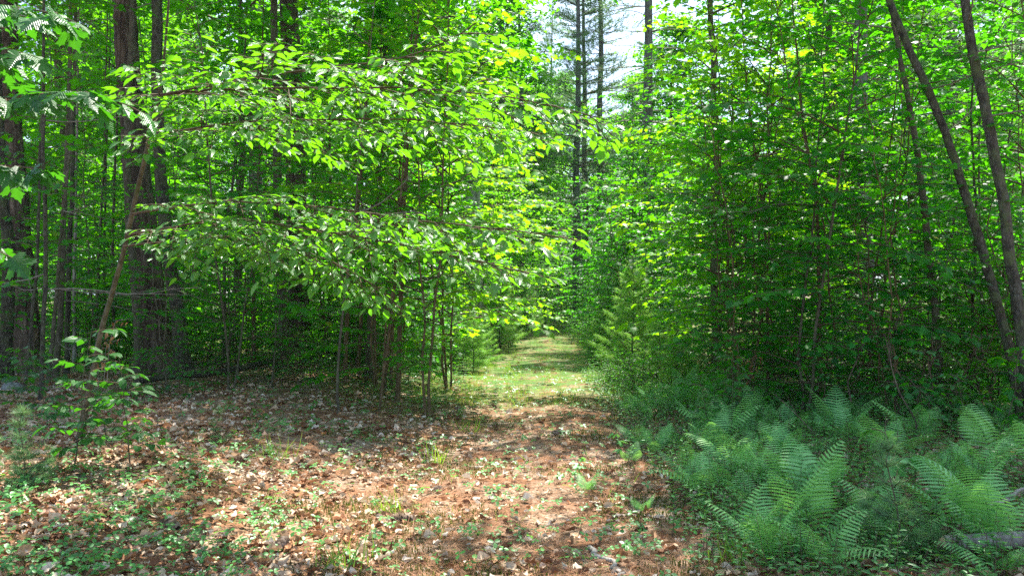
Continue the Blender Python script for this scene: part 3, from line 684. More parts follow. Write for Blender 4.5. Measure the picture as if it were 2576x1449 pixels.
trunk_tree('pine_tree', 'thick dark pine trunk left of centre-left, leaning slightly left', [(398, 893, 84), (375, 700, 74), (348, 480, 66), (322, 200, 58), (312, -150, 52)], 13.5, M['bark_pine'], 18, crown=(9.5, 3.3, 9000, WL, .17), dead_twigs=22, seed=3)
trunk_tree('maple_tree', 'mossy green trunk just right of the thick dark pine', [(466, 893, 36), (450, 780, 34), (428, 640, 32), (408, 450, 30), (398, 200, 27), (396, -150, 24)], 12.8, M['bark_moss'], 12, crown=(7, 2.4, 4500, M['maple'], .13), dead_twigs=8, seed=4)
trunk_tree('birch_tree', 'slim grey trunk with a sunlit edge left of the thick pine', [(355, 880, 22), (340, 700, 20), (328, 560, 18), (330, 380, 16), (335, 100, 14)], 13.0, M['bark_smooth'], 9, crown=(6, 1.8, 2500, M['maple'], .12), seed=5)
trunk_tree('pine_tree', 'thick brown pine trunk, right one of the paired trunks', [(756, 893, 56), (748, 700, 52), (742, 480, 50), (732, 200, 48), (724, -150, 44)], 15.5, M['bark_pine'], 19, crown=(10, 3.2, 9000, WL, .17), dead_twigs=18, seed=6)
trunk_tree('beech_tree', 'slim smooth trunk, left one of the paired trunks', [(717, 893, 24), (712, 700, 23), (709, 480, 21), (701, 200, 19), (694, -100, 17)], 14.6, M['bark_smooth'], 12, crown=(7.5, 2.2, 4000, M['maple'], .13), seed=7, dead_twigs=5)
trunk_tree('maple_tree', 'leaning slim trunk on the right, left one of the leaning pair', [(2590, 1040, 24), (2535, 830, 23), (2478, 600, 22), (2420, 390, 20), (2350, 210, 19), (2285, 70, 18), (2245, -30, 17)], 9.0, M['bark_moss'], 9, crown=(6.0, 2.6, 5000, M['maple_shade'], .12), seed=8, Ytop=9.6, dead_twigs=7)
trunk_tree('maple_tree', 'dark trunk at the right edge, right one of the leaning pair', [(2600, 1010, 29), (2572, 760, 28), (2540, 520, 26), (2504, 300, 25), (2472, 140, 23), (2450, -30, 22)], 8.4, M['bark_moss'], 10, crown=(6.5, 2.6, 5000, M['maple_shade'], .12), seed=9, Ytop=8.8, dead_twigs=7)
trunk_tree('maple_tree', 'slim upright trunk left of the leaning pair', [(2366, 985, 20), (2356, 800, 19), (2336, 600, 18), (2318, 430, 16), (2296, 290, 14), (2268, 140, 12), (2240, -20, 10)], 10.2, M['bark_smooth'], 8, crown=(5.8, 2.0, 3000, M['maple_shade'], .12), seed=10, dead_twigs=6)
trunk_tree('dead_tree', 'bleached grey dead snag left of the far track', [(1205, 868, 46), (1196, 760, 38), (1190, 620, 34), (1188, 480, 36), (1184, 380, 34), (1182, 352, 12)], 24.0, M['dead'], 0, cat='dead tree', seed=11, dead_twigs=0, rough=.08, k=20)
trunk_tree('maple_tree', 'tall forked maple trunk rising behind the brown stemmed thicket', [(930, 915, 20), (940, 700, 18), (955, 450, 16), (968, 200, 15), (975, 0, 13)], 14.0, M['bark_smooth'], 12, crown=(4.6, 3.2, 12000, M['maple'], .13), seed=21)
trunk_tree('maple_tree', 'tall maple trunk between the thick dark pine and the paired trunks', [(590, 880, 20), (596, 700, 18), (604, 450, 16), (600, 200, 15), (596, 0, 13)], 17.0, M['bark_smooth'], 13, crown=(5.0, 3.2, 12000, M['maple'], .14), seed=22)
trunk_tree('maple_tree', 'tall maple behind the sunlit saplings right of the track', [(1800, 930, 20), (1795, 700, 18), (1800, 450, 16), (1795, 200, 15), (1790, 0, 13)], 15.5, M['bark_smooth'], 12, crown=(6.5, 2.4, 4500, M['maple'], .14), seed=23)
# thin bare stems of the left wood
THIN = [(103, 955, 12, 108, 500, 100, 60, 9.5, 'bark_moss'), (140, 900, 16, 158, 560, 178, 80, 12.0, 'bark_smooth'), (168, 880, 14, 176, 520, 182, 40, 12.6, 'bark_moss'), (120, 900, 11, 150, 640, 175, 350, 11.5, 'bark_smooth'),
        (186, 870, 10, 184, 640, 190, 300, 15.0, 'dead'), (236, 860, 8, 250, 600, 262, 300, 15, 'bark_smooth'), (262, 860, 7, 264, 600, 270, 240, 16, 'bark_moss'), (288, 870, 9, 286, 600, 300, 200, 15, 'bark_smooth'),
        (560, 870, 9, 566, 600, 600, 260, 15, 'bark_smooth'), (640, 880, 11, 636, 640, 655, 300, 15, 'bark_brown'), (600, 880, 8, 610, 650, 590, 300, 17, 'bark_smooth'), (828, 900, 10, 835, 650, 830, 300, 16, 'bark_brown'),
        (868, 920, 12, 876, 700, 905, 420, 13, 'bark_brown'), (902, 915, 9, 915, 700, 960, 400, 14, 'bark_brown'), (960, 930, 12, 985, 740, 1010, 500, 12.5, 'bark_brown'), (1000, 935, 13, 1012, 730, 1030, 430, 12.2, 'bark_brown'),
        (985, 925, 9, 992, 760, 1000, 560, 13.5, 'bark_brown'), (850, 960, 7, 870, 720, 900, 500, 10.5, 'bark_smooth'), (60, 960, 9, 90, 640, 95, 200, 10.5, 'bark_moss'), (660, 860, 6, 655, 650, 660, 400, 19, 'bark_smooth'),
         (1925, 960, 9, 1935, 640, 1890, 250, 12, 'bark_brown'),  (2062, 975, 10, 2065, 560, 2020, 160, 10.8, 'bark_brown'),
          (2440, 1000, 8, 2452, 560, 2440, 200, 10.5, 'bark_moss'), (2470, 950, 7, 2500, 600, 2555, 250, 14, 'bark_moss'),
         ]
NB = {0: 'left', 1: 'right'}
for i, (x0, y0, w, x1, y1, x2, y2, Y, bk) in enumerate(THIN):
    near = 'the far left pine' if x0 < 150 else 'the leaning brown stem' if x0 < 300 else 'the thick dark pine' if x0 < 620 else 'the paired trunks' if x0 < 850 else 'the brown stemmed thicket' if x0 < 1100 else 'the sunlit right maples' if x0 < 1900 else 'the middle of the right thicket' if x0 < 2200 else 'the leaning right trunks'
    kindw = {'bark_moss': 'mossy', 'bark_smooth': 'grey', 'bark_brown': 'reddish brown', 'dead': 'bleached'}[bk]
    nth = ['thin', 'slender', 'wiry', 'straight', 'spindly', 'narrow', 'lanky'][i % 7]
    o, P, O = trunk_tree('slender_tree', f'{nth} {kindw} young stem beside {near}', [(x0, y0, w), (x1, y1, w*.85), (x2, y2, w*.6)], Y, M[bk], zpix(-60, Y), cat='young tree', seed=30+i, k=8, rough=.02, dead_twigs=5 if x0 < 1100 else 2, flare=1.15)
    r = np.random.default_rng(300+i); lv = Leaves(); b = MB()
    for z in np.linspace(1.6, P[-1][2]-.1, 14):
        j = int(np.argmin(abs(P[:, 2]-z))); a = r.uniform(0, 6.28)
        spray(b, lv, P[j]-O, (math.cos(a), math.sin(a), .3), r.uniform(.5, 1.2), .006, .095, r, step=.13, leafstep=.08, k=3)
    b.obj('branchwork', M['twig'], o); cr = MB(); lv.build(cr, MAPLE, r=r); cr.obj('crown', M['maple'] if x0 < 1500 else M['maple_shade'], o)

# ------------------------------------------------------------------ near boughs
def world_pts(lst): return np.array([(at(px, Y), Y, zpix(py, Y)) for px, py, Y in lst])
def bough(b, lv, pts, r0, r, leaf, side_len, step=.16, tw=.26, start=.12, leafstep=.052, sides=(-1, 1), droop=.12):
    W = world_pts(pts); Lc = np.r_[0, np.cumsum(np.linalg.norm(np.diff(W, axis=0), axis=1))]; m = int(Lc[-1]/.12); s = np.linspace(0, Lc[-1], m)
    P = np.stack([np.interp(s, Lc, W[:, j]) for j in range(3)], -1)
    for _ in range(3): P[1:-1] = (P[:-2]+2*P[1:-1]+P[2:])/4
    P += np.cumsum(r.normal(0, .004, P.shape), 0); b.tube(P, np.linspace(r0, .003, m), 7)
    q = start*Lc[-1]; sd = 1
    while q < Lc[-1]:
        i = min(m-2, int(q/Lc[-1]*(m-1))); ax = norm(P[i+1]-P[i]); lat = norm(np.cross(ax, [0, 0, 1.0]))*sd; sd = -sd
        t = q/Lc[-1]; Ls = side_len*(1.05-.75*t)*r.uniform(.6, 1.15)
        spray(b, lv, P[i], ax*.8+lat*.8+np.array([0, 0, r.normal(.04, .2)]), Ls, .004, leaf, r, step=.072, twl=tw, arch=droop*3, leafstep=leafstep, plane=.20, k=4)
        q += step*r.uniform(.7, 1.3)
    lv.add(P[-1], P[-1]-P[-3], leaf)
    return P

def overhang_beech():
    r = np.random.default_rng(91)
    root, P, O = trunk_tree('beech_tree', 'leaning brown stem on the left whose leafy boughs reach over the track', [(190, 1110, 13), (240, 890, 13), (292, 690, 12), (345, 480, 12), (375, 335, 10), (402, 250, 8), (414, 110, 6), (420, -60, 5)], 7.0, M['bark_smooth'], 4.4, seed=12, k=10, flare=1.1, rough=.03, Ytop=5.6)
    for bi, (pts, r0, sl, st, dr) in enumerate((
        ([(402, 235, 5.9), (560, 205, 5.5), (800, 170, 5.2), (1010, 150, 5.0), (1160, 95, 4.9), (1200, 60, 4.8)], .008, .85, .03, .10),
        ([(402, 240, 5.9), (600, 222, 5.5), (900, 215, 5.2), (1150, 225, 5.0), (1380, 262, 4.9), (1530, 300, 4.8)], .009, .95, .03, .12),
        ([(372, 340, 6.1), (620, 300, 5.7), (900, 290, 5.4), (1150, 300, 5.2), (1380, 330, 5.0)], .008, .9, .03, .14),
        ([(330, 540, 6.4), (560, 505, 6.0), (800, 520, 5.6), (1050, 560, 5.3), (1290, 580, 5.1), (1450, 608, 5.0)], .008, .85, .05, .12),
        ([(318, 590, 6.4), (560, 550, 6.0), (800, 580, 5.6), (1000, 615, 5.3), (1190, 650, 5.1), (1335, 690, 5.0)], .009, .95, .03, .15),
        ([(310, 620, 6.4), (600, 590, 5.9), (800, 640, 5.6), (930, 700, 5.4), (1010, 780, 5.3)], .007, .75, .2, .18),
        )):
        b = MB(); lv = Leaves(); bough(b, lv, pts, r0, r, .080, sl, tw=.27, step=.105, start=st if bi < 3 else st+.08, droop=dr)
        for p in b.V: p -= O
        lv.P = [p-O for p in lv.P]
        bo = b.obj('bough', M['twig'], root); cr = MB(); lv.build(cr, BEECH, tilt=.30, droop=.24, r=r); cr.obj('foliage', M['beech'], bo, True)
overhang_beech()

def near_maple():
    r = np.random.default_rng(95)
    root, P, O = trunk_tree('maple_tree', 'maple just outside the left edge whose large lobed leaves hang into view', [(-330, 1150, 26), (-320, 600, 24), (-300, 0, 20), (-290, -400, 16)], 4.9, M['bark_smooth'], 4.2, seed=13, k=10, flare=1.1)
    for pts, sl in (([(-300, 330, 4.9), (-60, 270, 4.7), (150, 235, 4.5), (290, 250, 4.4), (375, 300, 4.35)], .36), ([(-305, 500, 4.9), (-120, 420, 4.6), (0, 410, 4.5), (110, 440, 4.4)], .32),
                    ([(-298, 120, 4.9), (-80, 30, 4.7), (80, 10, 4.5), (190, 60, 4.4)], .36), ([(-310, 640, 4.9), (-150, 590, 4.6), (-30, 600, 4.5), (30, 640, 4.4)], .25), ([(-298, 180, 4.9), (-150, 130, 4.7), (-10, 120, 4.5), (80, 150, 4.4)], .3)):
        b = MB(); lv = Leaves(); bough(b, lv, pts, .008, r, .125, sl, step=.16, tw=.16, start=.35, leafstep=.09)
        for p in b.V: p -= O
        lv.P = [p-O for p in lv.P]
        bo = b.obj('bough', M['twig'], root); cr = MB(); lv.build(cr, MAPLEF, tilt=.3, droop=.4, r=r); cr.obj('foliage', M['seedling'], bo)
near_maple()

# ------------------------------------------------------------------ young pines and shrubs by the track
for i, (px, py, sc, lab) in enumerate(((1590, 950, 1.0, 'feathery young pine right of the grassy track, the tallest'), (1655, 960, .9, 'young pine between the feathery pine and the maples'), (1545, 905, .9, 'young pine at the right bend of the track'),
        (1190, 935, 1.0, 'small bright young pine left of the grassy track'), (1130, 925, 1.1, 'young pine in the thicket edge left of the track'), (1255, 885, 1.1, 'shaded young pine left of the far track'), (1085, 930, 1.0, 'pale young pine beside the brown stems'),
        (1310, 850, 1.2, 'little pine at the left of the far track'), (1500, 880, .9, 'little pine at the right of the far track'), (1700, 985, .8, 'low young pine under the sunlit maple'), (1160, 890, 1.0, 'young pine at the foot of the snag'),
        (1228, 915, .7, 'low young pine at the left rim of the far grass'), (1272, 872, .8, 'young pine leaning over the left of the narrow far track'), (1305, 852, 1.0, 'dark young pine at the left of the track end'), (1508, 912, .8, 'young pine at the right rim of the far grass'), (1478, 862, .9, 'young pine at the right of the track end'))):
    g = gp(px, py); ypines.put(g, sc=sc, label=lab, which=0 if i in (0, 2, 5, 7) else 1 if i % 2 else 2)
for px, py, sc, lab in ((2262, 1420, 1.05, 'upright pine seedling among the ferns near the bottom right'), (2010, 1400, .7, 'pine seedling at the left front edge of the ferns'), (60, 1230, .8, 'pine seedling by the left picture edge'), (540, 1120, .7, 'pine seedling in the left leaf litter'),):
    seedpines.put(gp(px, py), sc=sc, label=lab)
LS = ('low leafy shrub along the edge of the track', 'low shrubs beside the track')
for i in range(160):
    Y = r_.uniform(12.5, 44); side = r_.choice([-1, 1]); d = 1.15+abs(r_.normal(0, 1.0)); x = float(xc(Y))+side*(d+.15)
    if side < 0 and Y < 14 and d < 1.7: continue
    shrubs.put(G(x, Y), which=int(r_.integers(0, 3)), sc=r_.uniform(.25, .5) if d < 2.2 else r_.uniform(.6, 1.1), label=LS[0], group=LS[1])
for px, py, sc, w in ((1165, 935, .55, 0), (1120, 925, .6, 2), (1085, 915, .55, 0), (1050, 925, .6, 2), (1010, 915, .6, 0), (975, 905, .6, 2), (930, 912, .5, 0), (1140, 900, .8, 2), (1060, 900, .8, 2), (900, 900, .6, 2), (860, 905, .45, 0), (1200, 925, .45, 0), (1185, 905, .6, 2)):
    shrubs.put(gp(px, py), which=w, sc=sc, label='low leafy bush at the foot of the brown stemmed thicket', group='bushes under the brown stemmed thicket')
for k in range(26):
    px = 130+32*k; shrubs.put(G(at(px, 15.5+2.5*(k % 3)), 15.5+2.5*(k % 3)), which=2, sc=.75+.2*(k % 3), label='leafy bush in the shade behind the big left trunks', group='bushes behind the big left trunks')
LW = ('low leafy bush on the floor of the wood', 'low bushes on the forest floor')
for px, Y in ((1330, 42), (1365, 44), (1400, 45), (1435, 44), (1470, 42), (1350, 46), (1420, 47), (1385, 43), (1450, 46)):
    shrubs.put(G(at(px, Y), Y), sc=r_.uniform(.8, 1.2), which=2 if px % 2 else 0, label='low bush closing the far end of the track', group='low bushes closing the end of the track')
for i in range(200):
    Y = r_.uniform(9, 34); x = r_.uniform(-.62*Y, .62*Y)
    if abs(x-float(xc(Y))) < 3.0 or (x < 0 and Y < 16.5): continue
    shrubs.put(G(x, Y), sc=r_.uniform(.7, 1.35), label=LW[0], group=LW[1])

# near beech seedlings on the left, built with detailed leaves
def seedling_proto(seed, H, tp, leaf, matl, nl, name='beech_seedling', cat='seedling', spread=.3):
    r = np.random.default_rng(seed); root = thing(name, 'x', cat); P = wobble((0, 0, -.03), (r.normal(0, .08), r.normal(0, .08), H), 8, .012, r)
    sb = MB(); sb.tube(P, np.linspace(.006, .002, 8), 6); sb.obj('stem', M['bark_smooth'], root, True)
    w = MB(); lv = Leaves(); a = r.uniform(0, 6.28)
    for k in range(nl):
        t = .15+.83*(k+.5)/nl; i = min(int(t*7), 6); p = P[i]*(1-(t*7-i))+P[i+1]*(t*7-i); a += 2.4; Ls = spread*(1.1-.6*t)*r.uniform(.6, 1.2)
        spray(w, lv, p, (math.cos(a), math.sin(a), .35), Ls, .003, leaf, r, step=.06, twl=.13, leafstep=.07, start=.15, arch=.3)
    w.obj('branchwork', M['twig'], root); cr = MB(); lv.build(cr, tp, tilt=.35, droop=.4, r=r); cr.obj('foliage', matl, root, True)
    return root
seedl = Pool([seedling_proto(101, .8, BEECH, .10, M['seedling'], 13), seedling_proto(102, .55, BEECH, .09, M['seedling'], 9), seedling_proto(103, 1.0, BEECH, .10, M['seedling'], 15)])
for px, py, sc, w, lab in ((185, 1190, 1.0, 2, 'leafy beech seedling in the left litter, the left one of two'), (330, 1175, 1.0, 0, 'leafy beech seedling in the left litter, the right one of two'), (265, 1120, .8, 1, 'small beech seedling behind the two near left ones'), (120, 1075, .9, 0, 'beech seedling below the far left pine'),
        (480, 1010, .8, 1, 'beech seedling on the bank beneath the mossy trunk'), (640, 1090, .5, 1, 'tiny beech seedling with bluish leaves in the litter'), (800, 985, .9, 0, 'beech seedling below the fallen log'), (690, 960, .8, 1, 'beech seedling before the paired trunks'),
        (975, 1000, .6, 1, 'beech seedling at the right end of the bank'), (230, 960, 1.1, 2, 'tall beech seedling in front of the thick dark pine'), (560, 930, .9, 0, 'beech seedling at the foot of the bank trees'), (40, 1010, .9, 1, 'beech seedling at the left picture edge'), (1790, 1130, .8, 0, 'seedling with round leaves behind the first ferns'), (1850, 1110, .9, 2, 'seedling standing at the back left of the ferns'), (2440, 1120, .8, 0, 'seedling among the back right ferns')):
    seedl.put(gp(px, py), sc=sc, label=lab, which=w)
mseed = Pool([seedling_proto(111, .5, MAPLEF, .12, M['fern'], 3, 'maple_seedling', spread=.16), seedling_proto(112, .75, MAPLEF, .10, M['maple'], 7, 'maple_seedling', spread=.2)])
for px, py, sc, w, lab in ((2245, 1290, 1.25, 0, 'pale maple seedling with broad lobed leaves above the ferns'), (2200, 1010, 1.5, 1, 'bright maple seedling in front of the slim right trunk'), (2520, 1120, 1.3, 1, 'maple seedling at the foot of the leaning pair'), (1460, 1210, .4, 0, 'tiny maple seedling on the brown track'), (1555, 1150, .5, 0, 'tiny maple seedling at the right edge of the track'), (2380, 1020, 1.1, 1, 'maple seedling behind the ferns by the rock')):
    mseed.put(gp(px, py), sc=sc, label=lab, which=w)
CURL = tpl([(0, 0, 0), (.16, .28, .22), (.10, .62, .30), (0, 1, .1), (-.13, .62, .22), (-.18, .28, .16), (0, .45, 0)], OVATE[1])
# withered brown sprigs
def withered(seed, H):
    r = np.random.default_rng(seed); root = thing('withered_sprig', 'x', 'dead sprig'); P = wobble((0, 0, -.03), (r.normal(0, .1), 0, H), 6, .02, r); b = MB(); b.tube(P, np.linspace(.005, .002, 6), 5); b.obj('stem', M['deadtwig'], root)
    lv = Leaves(); w = MB()
    for k in range(5):
        p = P[3]+(P[5]-P[3])*k/4; a = k*2.4; d = norm(np.array([math.cos(a), math.sin(a), .1])); e = p+d*.14; w.tube([p, e], [.003, .001], 3)
        for q in range(4): lv.add(p*(1-q/4)+e*(q/4)+r.normal(0, .015, 3), np.array([r.normal(0, .8), r.normal(0, .8), -.7]), .062)
    w.obj('branchwork', M['deadtwig'], root); cr = MB(); lv.build(cr, CURL, tilt=1.5, droop=.4, r=r); cr.obj('foliage', M['brownleaf'], root); return root
with_ = Pool([withered(121, .8), withered(122, .6)])
for px, py, sc, lab in ((285, 1060, 1.15, 'withered sprig with hanging orange brown leaves left of the bank'), (395, 925, .8, 'withered brown leaves hanging before the thick pine'), (268, 1000, .9, 'small withered sprig behind the orange one'), (1880, 1045, 1.2, 'rust brown withered sprig at the back of the ferns'), (660, 1110, .35, 'curled orange withered leaf sprig in the litter'), (1920, 1040, 1.1, 'second rust brown withered sprig, right of the first')):
    with_.put(gp(px, py), sc=sc, label=lab)

# ------------------------------------------------------------------ ferns
def frond_mesh(seed):
    r = np.random.default_rng(seed); b = MB(); n = 15; ts = np.linspace(0, 1, 15); bend = r.uniform(.55, 1.15)
    def axis(t): return np.array([.05*math.sin(3*t+seed), .26*t+.42*bend*t*t, .98*t-.34*bend*t**2.2])      # climbs, then arches over
    A = np.array([axis(t) for t in ts]); b.tube(A, np.linspace(.006, .0015, 15), 4, rnd=.95)
    for k in range(n):
        t = .20+.80*(k/n)**.95; p = axis(t); tan = norm(axis(min(1, t+.01))-axis(t-.01)); sidev = norm(np.cross(tan, [0, 0, 1.0])); up = np.cross(sidev, tan)
        f = k/(n-1); Lp = (.05+.21*math.sin(math.pi*min(1, .30+.70*f))**.9*(1-f)**.12)*r.uniform(.92, 1.05)
        for sg in (-1, 1):
            d = norm(sidev*sg+tan*.38+up*(-.08)); w = .036*(.35+.65*Lp/.26); lat = norm(np.cross(d, up)); m = max(4, int(Lp/.020)); V = []; Fc = []
            for q in range(m):
                u0 = q/m; u1 = (q+1)/m; wq = w*math.sin(math.pi*min(1, .35+.65*u0))**.6*.5
                c0 = p+d*Lp*u0+up*(-.25*u0*u0*Lp); c1 = p+d*Lp*u1+up*(-.25*u1*u1*Lp); w1 = wq*.55
                for s2 in (-1, 1):
                    kk = len(V); V += [c0, c1, c1+lat*s2*w1+d*.003, c0*.5+c1*.5+lat*s2*wq*1.15+d*wq*.5, c0+lat*s2*w1]; Fc.append(tuple(range(kk, kk+5)) if s2 > 0 else tuple(range(kk+4, kk-1, -1)))
            kk = len(V); V += [p+d*Lp*.97+up*(-.24*Lp)-lat*.003, p+d*Lp*1.06+up*(-.28*Lp), p+d*Lp*.97+lat*.003+up*(-.24*Lp)]; Fc.append((kk, kk+1, kk+2))
            b.add(V, Fc, rnd=r.uniform(.1, .9))
    return b.mesh('frond', M['fern'])
FM = [frond_mesh(s) for s in (1, 2, 3, 4)]
fr = np.random.default_rng(77)
def fern(x, y, size, nf, label, group):
    root = thing('fern', label, 'fern', G(x, y)-Vector((0, 0, .02)), group); a0 = fr.uniform(0, 6.28)
    for k in range(nf):
        o = put('frond', FM[int(fr.integers(0, 4))], root); a = a0+k*6.283/nf+fr.normal(0, .35); s = size*fr.uniform(.75, 1.15)
        o.rotation_euler = (fr.uniform(-.25, .25), fr.normal(0, .12), a); o.scale = (s, s, s)
FG = 'ferns of the bed right of the track'
named = [(1760, 1250, .62, 'tall pale fern at the left edge of the fern bed'), (1900, 1400, .70, 'large pale fern nearest the track in front'), (2030, 1380, .66, 'broad pale fern in the front middle of the bed'), (2440, 1330, .72, 'large sunlit fern in the front right of the bed'),
         (2120, 1080, .70, 'upright fern at the dark back of the bed'), (2510, 1400, .66, 'pale fern above the cut log'), (2060, 1440, .5, 'drooping fern at the bottom edge of the picture'), (1840, 1180, .6, 'pointed fern left of the dark curved twig'), (1620, 1290, .22, 'small fern sprig at the track edge'), (1475, 1235, .22, 'tiny bright fern on the track')]
for px, py, s, lab in named:
    g = gp(px, py); fern(g.x, g.y, s*.85, 5, lab, FG)
cnt = 0
while cnt < 140:
    Y = 4.5+9.0*fr.uniform()**.85; x = fr.uniform(1.0, 8.2)
    edge = .95+.09*(Y-4.5)+.25*math.sin(Y*2.1)
    if x < edge or x > .66*Y+.5 or Y > 12.8: continue
    if fr.uniform() < .25*math.sin(x*2.2+1)*math.sin(Y*1.7)+.12: continue
    cnt += 1; fern(x, Y, fr.uniform(.32, .62)*(.8 if x < edge+.4 else 1), int(fr.integers(3, 6)), 'green fern in the crowded fern bed right of the track', FG)

# ------------------------------------------------------------------ litter, needles, ground cover, grass
def rand_ground(n, ymax, ymin=3.2, pw=1.0, margin=.62):
    Y = ymin+(ymax-ymin)*rng.uniform(0, 1, n)**pw; X = rng.uniform(-1, 1, n)*(margin*Y+.3); return X, Y
def mask(X, Y, f): return rng.uniform(0, 1, len(X)) < f
def vn(X, Y, s, ph=0): return .5+.25*(np.sin(X*s+ph)+np.sin(Y*s*1.3+ph*2)+np.sin((X+Y)*s*.7+ph)*.8+np.sin((X-Y*.6)*s*1.9)*.6)/1.2
def dead_leaf(seed):
    r = np.random.default_rng(seed); n = 5; V = []
    for i in range(n):
        t = i/(n-1); w = .30*math.sin(math.pi*(.12+.80*t))*r.uniform(.85, 1.15)
        for u in (-1, -.4, .4, 1): V.append((u*w+r.normal(0, .02), t+r.normal(0, .02), r.uniform(.2, 1.1)*u*u*w*1.6+.5*(t-.5)**2*r.uniform(-.4, 1.6)+r.normal(0, .03)))
    V = np.array(V); Fc = [(i*4+j, i*4+j+1, i*4+j+5, i*4+j+4) for i in range(n-1) for j in range(3)]; return (V, Fc, np.zeros((len(V), 2)))
DL = [dead_leaf(s) for s in range(5)]
def litter():
    b = MB()
    for k, tp in enumerate(DL):
        X, Y = rand_ground(34000, 24, pw=1.25); d = X-xc(Y); left = d < -.55
        dens = np.where(d < -.9, .72, np.where(d > 1.0, .6, .26))*(.1+1.4*np.clip(vn(X, Y, 2.1, k)*1.5-.3, 0, 1))*np.where((Y > 12) & (abs(d) < 1.6), .25, 1)
        near = np.clip(8/Y, .25, 1); ok = mask(X, Y, dens*near*.62); X = X[ok]; Y = Y[ok]; m = len(X)
        a = rng.uniform(0, 6.28, m); tl = .32; U = np.stack([rng.normal(0, tl, m), rng.normal(0, tl, m), np.where(rng.uniform(0, 1, m) < .35, -1, 1)], -1)
        D = np.stack([np.cos(a), np.sin(a), rng.normal(0, .18, m)], -1); Xa, Ya, Za = frames(D, U); Z = h(X, Y)+rng.uniform(.008, .03, m)
        b.scatter(tp, np.stack([X, Y, Z], -1), Xa, Ya, Za, (.026+.068*rng.uniform(0, 1, m)**2.4)*np.where(Y > 14, 1.3, 1), rng.uniform(0, 1, m))
    o = b.obj('leaf_litter', M['litter'], None, True); tag(o, 'pale beige and brown dry leaves strewn over the ground', kind='stuff')
litter()
def needles():
    T = (np.array([(-.5, 0, 0), (.5, 0, 0), (.3, 1, .0), (-.3, 1, .0)])*np.array([.020, 1, 1]), [(0, 1, 2, 3)], np.zeros((4, 2)))
    b = MB(); X, Y = rand_ground(210000, 13, pw=1.4); d = X-xc(Y); ok = mask(X, Y, np.where(abs(d) < 1.3, .9, np.where(d < 0, .45, .12))*(.4+.8*vn(X, Y, 1.7, 2))); X = X[ok]; Y = Y[ok]; m = len(X)
    a = rng.uniform(0, 6.28, m); D = np.stack([np.cos(a), np.sin(a), rng.normal(.08, .16, m)], -1); Xa, Ya, Za = frames(D, np.tile([0, 0, 1.0], (m, 1)))
    b.scatter(T, np.stack([X, Y, h(X, Y)+rng.uniform(.004, .022, m)], -1), Xa, Ya, Za, rng.uniform(.06, .12, m), rng.uniform(0, 1, m))
    o = b.obj('needle_litter', M['dryneedle']); tag(o, 'reddish brown pine needles matted on the track', kind='stuff')
needles()
def moss():
    T = (np.array([(-.16, 0, 0), (.16, 0, 0), (.02, 1, .1), (0, 0, -.16), (0, 0, .16), (-.05, .95, 0)]), [(0, 1, 2), (3, 4, 5)], np.zeros((6, 2)))
    b = MB(); X, Y = rand_ground(130000, 13, pw=1.3); d = X-xc(Y); v = vn(X, Y, 3.1, 4); ok = mask(X, Y, np.where(abs(d+.2) < 1.9, 1, .25)*np.clip(v*2.2-.9, 0, 1)); X = X[ok]; Y = Y[ok]; m = len(X)
    D = np.stack([rng.normal(0, .3, m), rng.normal(0, .3, m), np.ones(m)], -1); Xa, Ya, Za = frames(D, rng.normal(0, 1, (m, 3)))
    b.scatter(T, np.stack([X, Y, h(X, Y)], -1), Xa, Ya, Za, rng.uniform(.018, .04, m), rng.uniform(0, 1, m))
    o = b.obj('moss', M['moss']); tag(o, 'short olive moss stubble between the needles on the track', kind='stuff')
moss()
def cover():
    one = (np.array([(0, 0, 0), (.30, .30, .05), (.36, .68, .03), (.12, .98, -.06), (-.12, .98, -.06), (-.36, .68, .03), (-.30, .30, .05), (0, .55, -.03)]), [(0, 1, 7), (1, 2, 7), (2, 3, 7), (3, 4, 7), (4, 5, 7), (5, 6, 7), (6, 0, 7)], None)
    V = []; Fc = []; n = 0
    for a in (0, 2.0, -2.0):
        R2 = np.array([[math.cos(a), -math.sin(a), 0], [math.sin(a), math.cos(a), 0], [0, 0, 1]]); v = one[0]+np.array([0, .08, 0]); v = v@R2.T; V.append(v); Fc += [tuple(i+n for i in f) for f in one[1]]; n += 8
    TRI = (np.concatenate(V), Fc, np.zeros((24, 2))); stalk = MB(); b = MB()
    X, Y = rand_ground(52000, 20, pw=1.25); d = X-xc(Y); v = vn(X, Y, 2.6, 1.0)
    nearleft = sstep(-1.0, -2.6, X)*sstep(7.5, 5.0, Y)
    dens = np.where(d > .9, .70, np.where(d < -1.2, .50, .34))*np.clip(v*1.4+vn(X, Y, 8.3, 2)*1.8-1.1, .04, 1.5)+nearleft*np.clip(vn(X, Y, 7.1, 5)*2-.3, .1, 1)
    dens = dens+np.where((Y > 11.5) & (abs(d) < 2.5), .6, 0)
    ok = mask(X, Y, dens*np.clip(8/Y, .4, 1)*.8); X = X[ok]; Y = Y[ok]; m = len(X)
    U = np.stack([rng.normal(0, .3, m), rng.normal(-.15, .3, m), np.ones(m)], -1); a = rng.uniform(0, 6.28, m); D = np.stack([np.cos(a), np.sin(a), np.zeros(m)], -1)
    D = D-U*(np.sum(D*U, 1)/np.sum(U*U, 1))[:, None]; Xa, Ya, Za = frames(D, U); hh = rng.uniform(.02, .09, m); Z = h(X, Y)+hh
    b.scatter(TRI, np.stack([X, Y, Z], -1), Xa, Ya, Za, (.014+.026*rng.uniform(0, 1, m)**1.5), rng.uniform(0, 1, m))
    o = b.obj('ground_cover', M['cover'], None, False); tag(o, 'three leaved green ground cover scattered through the litter', kind='stuff')
cover()
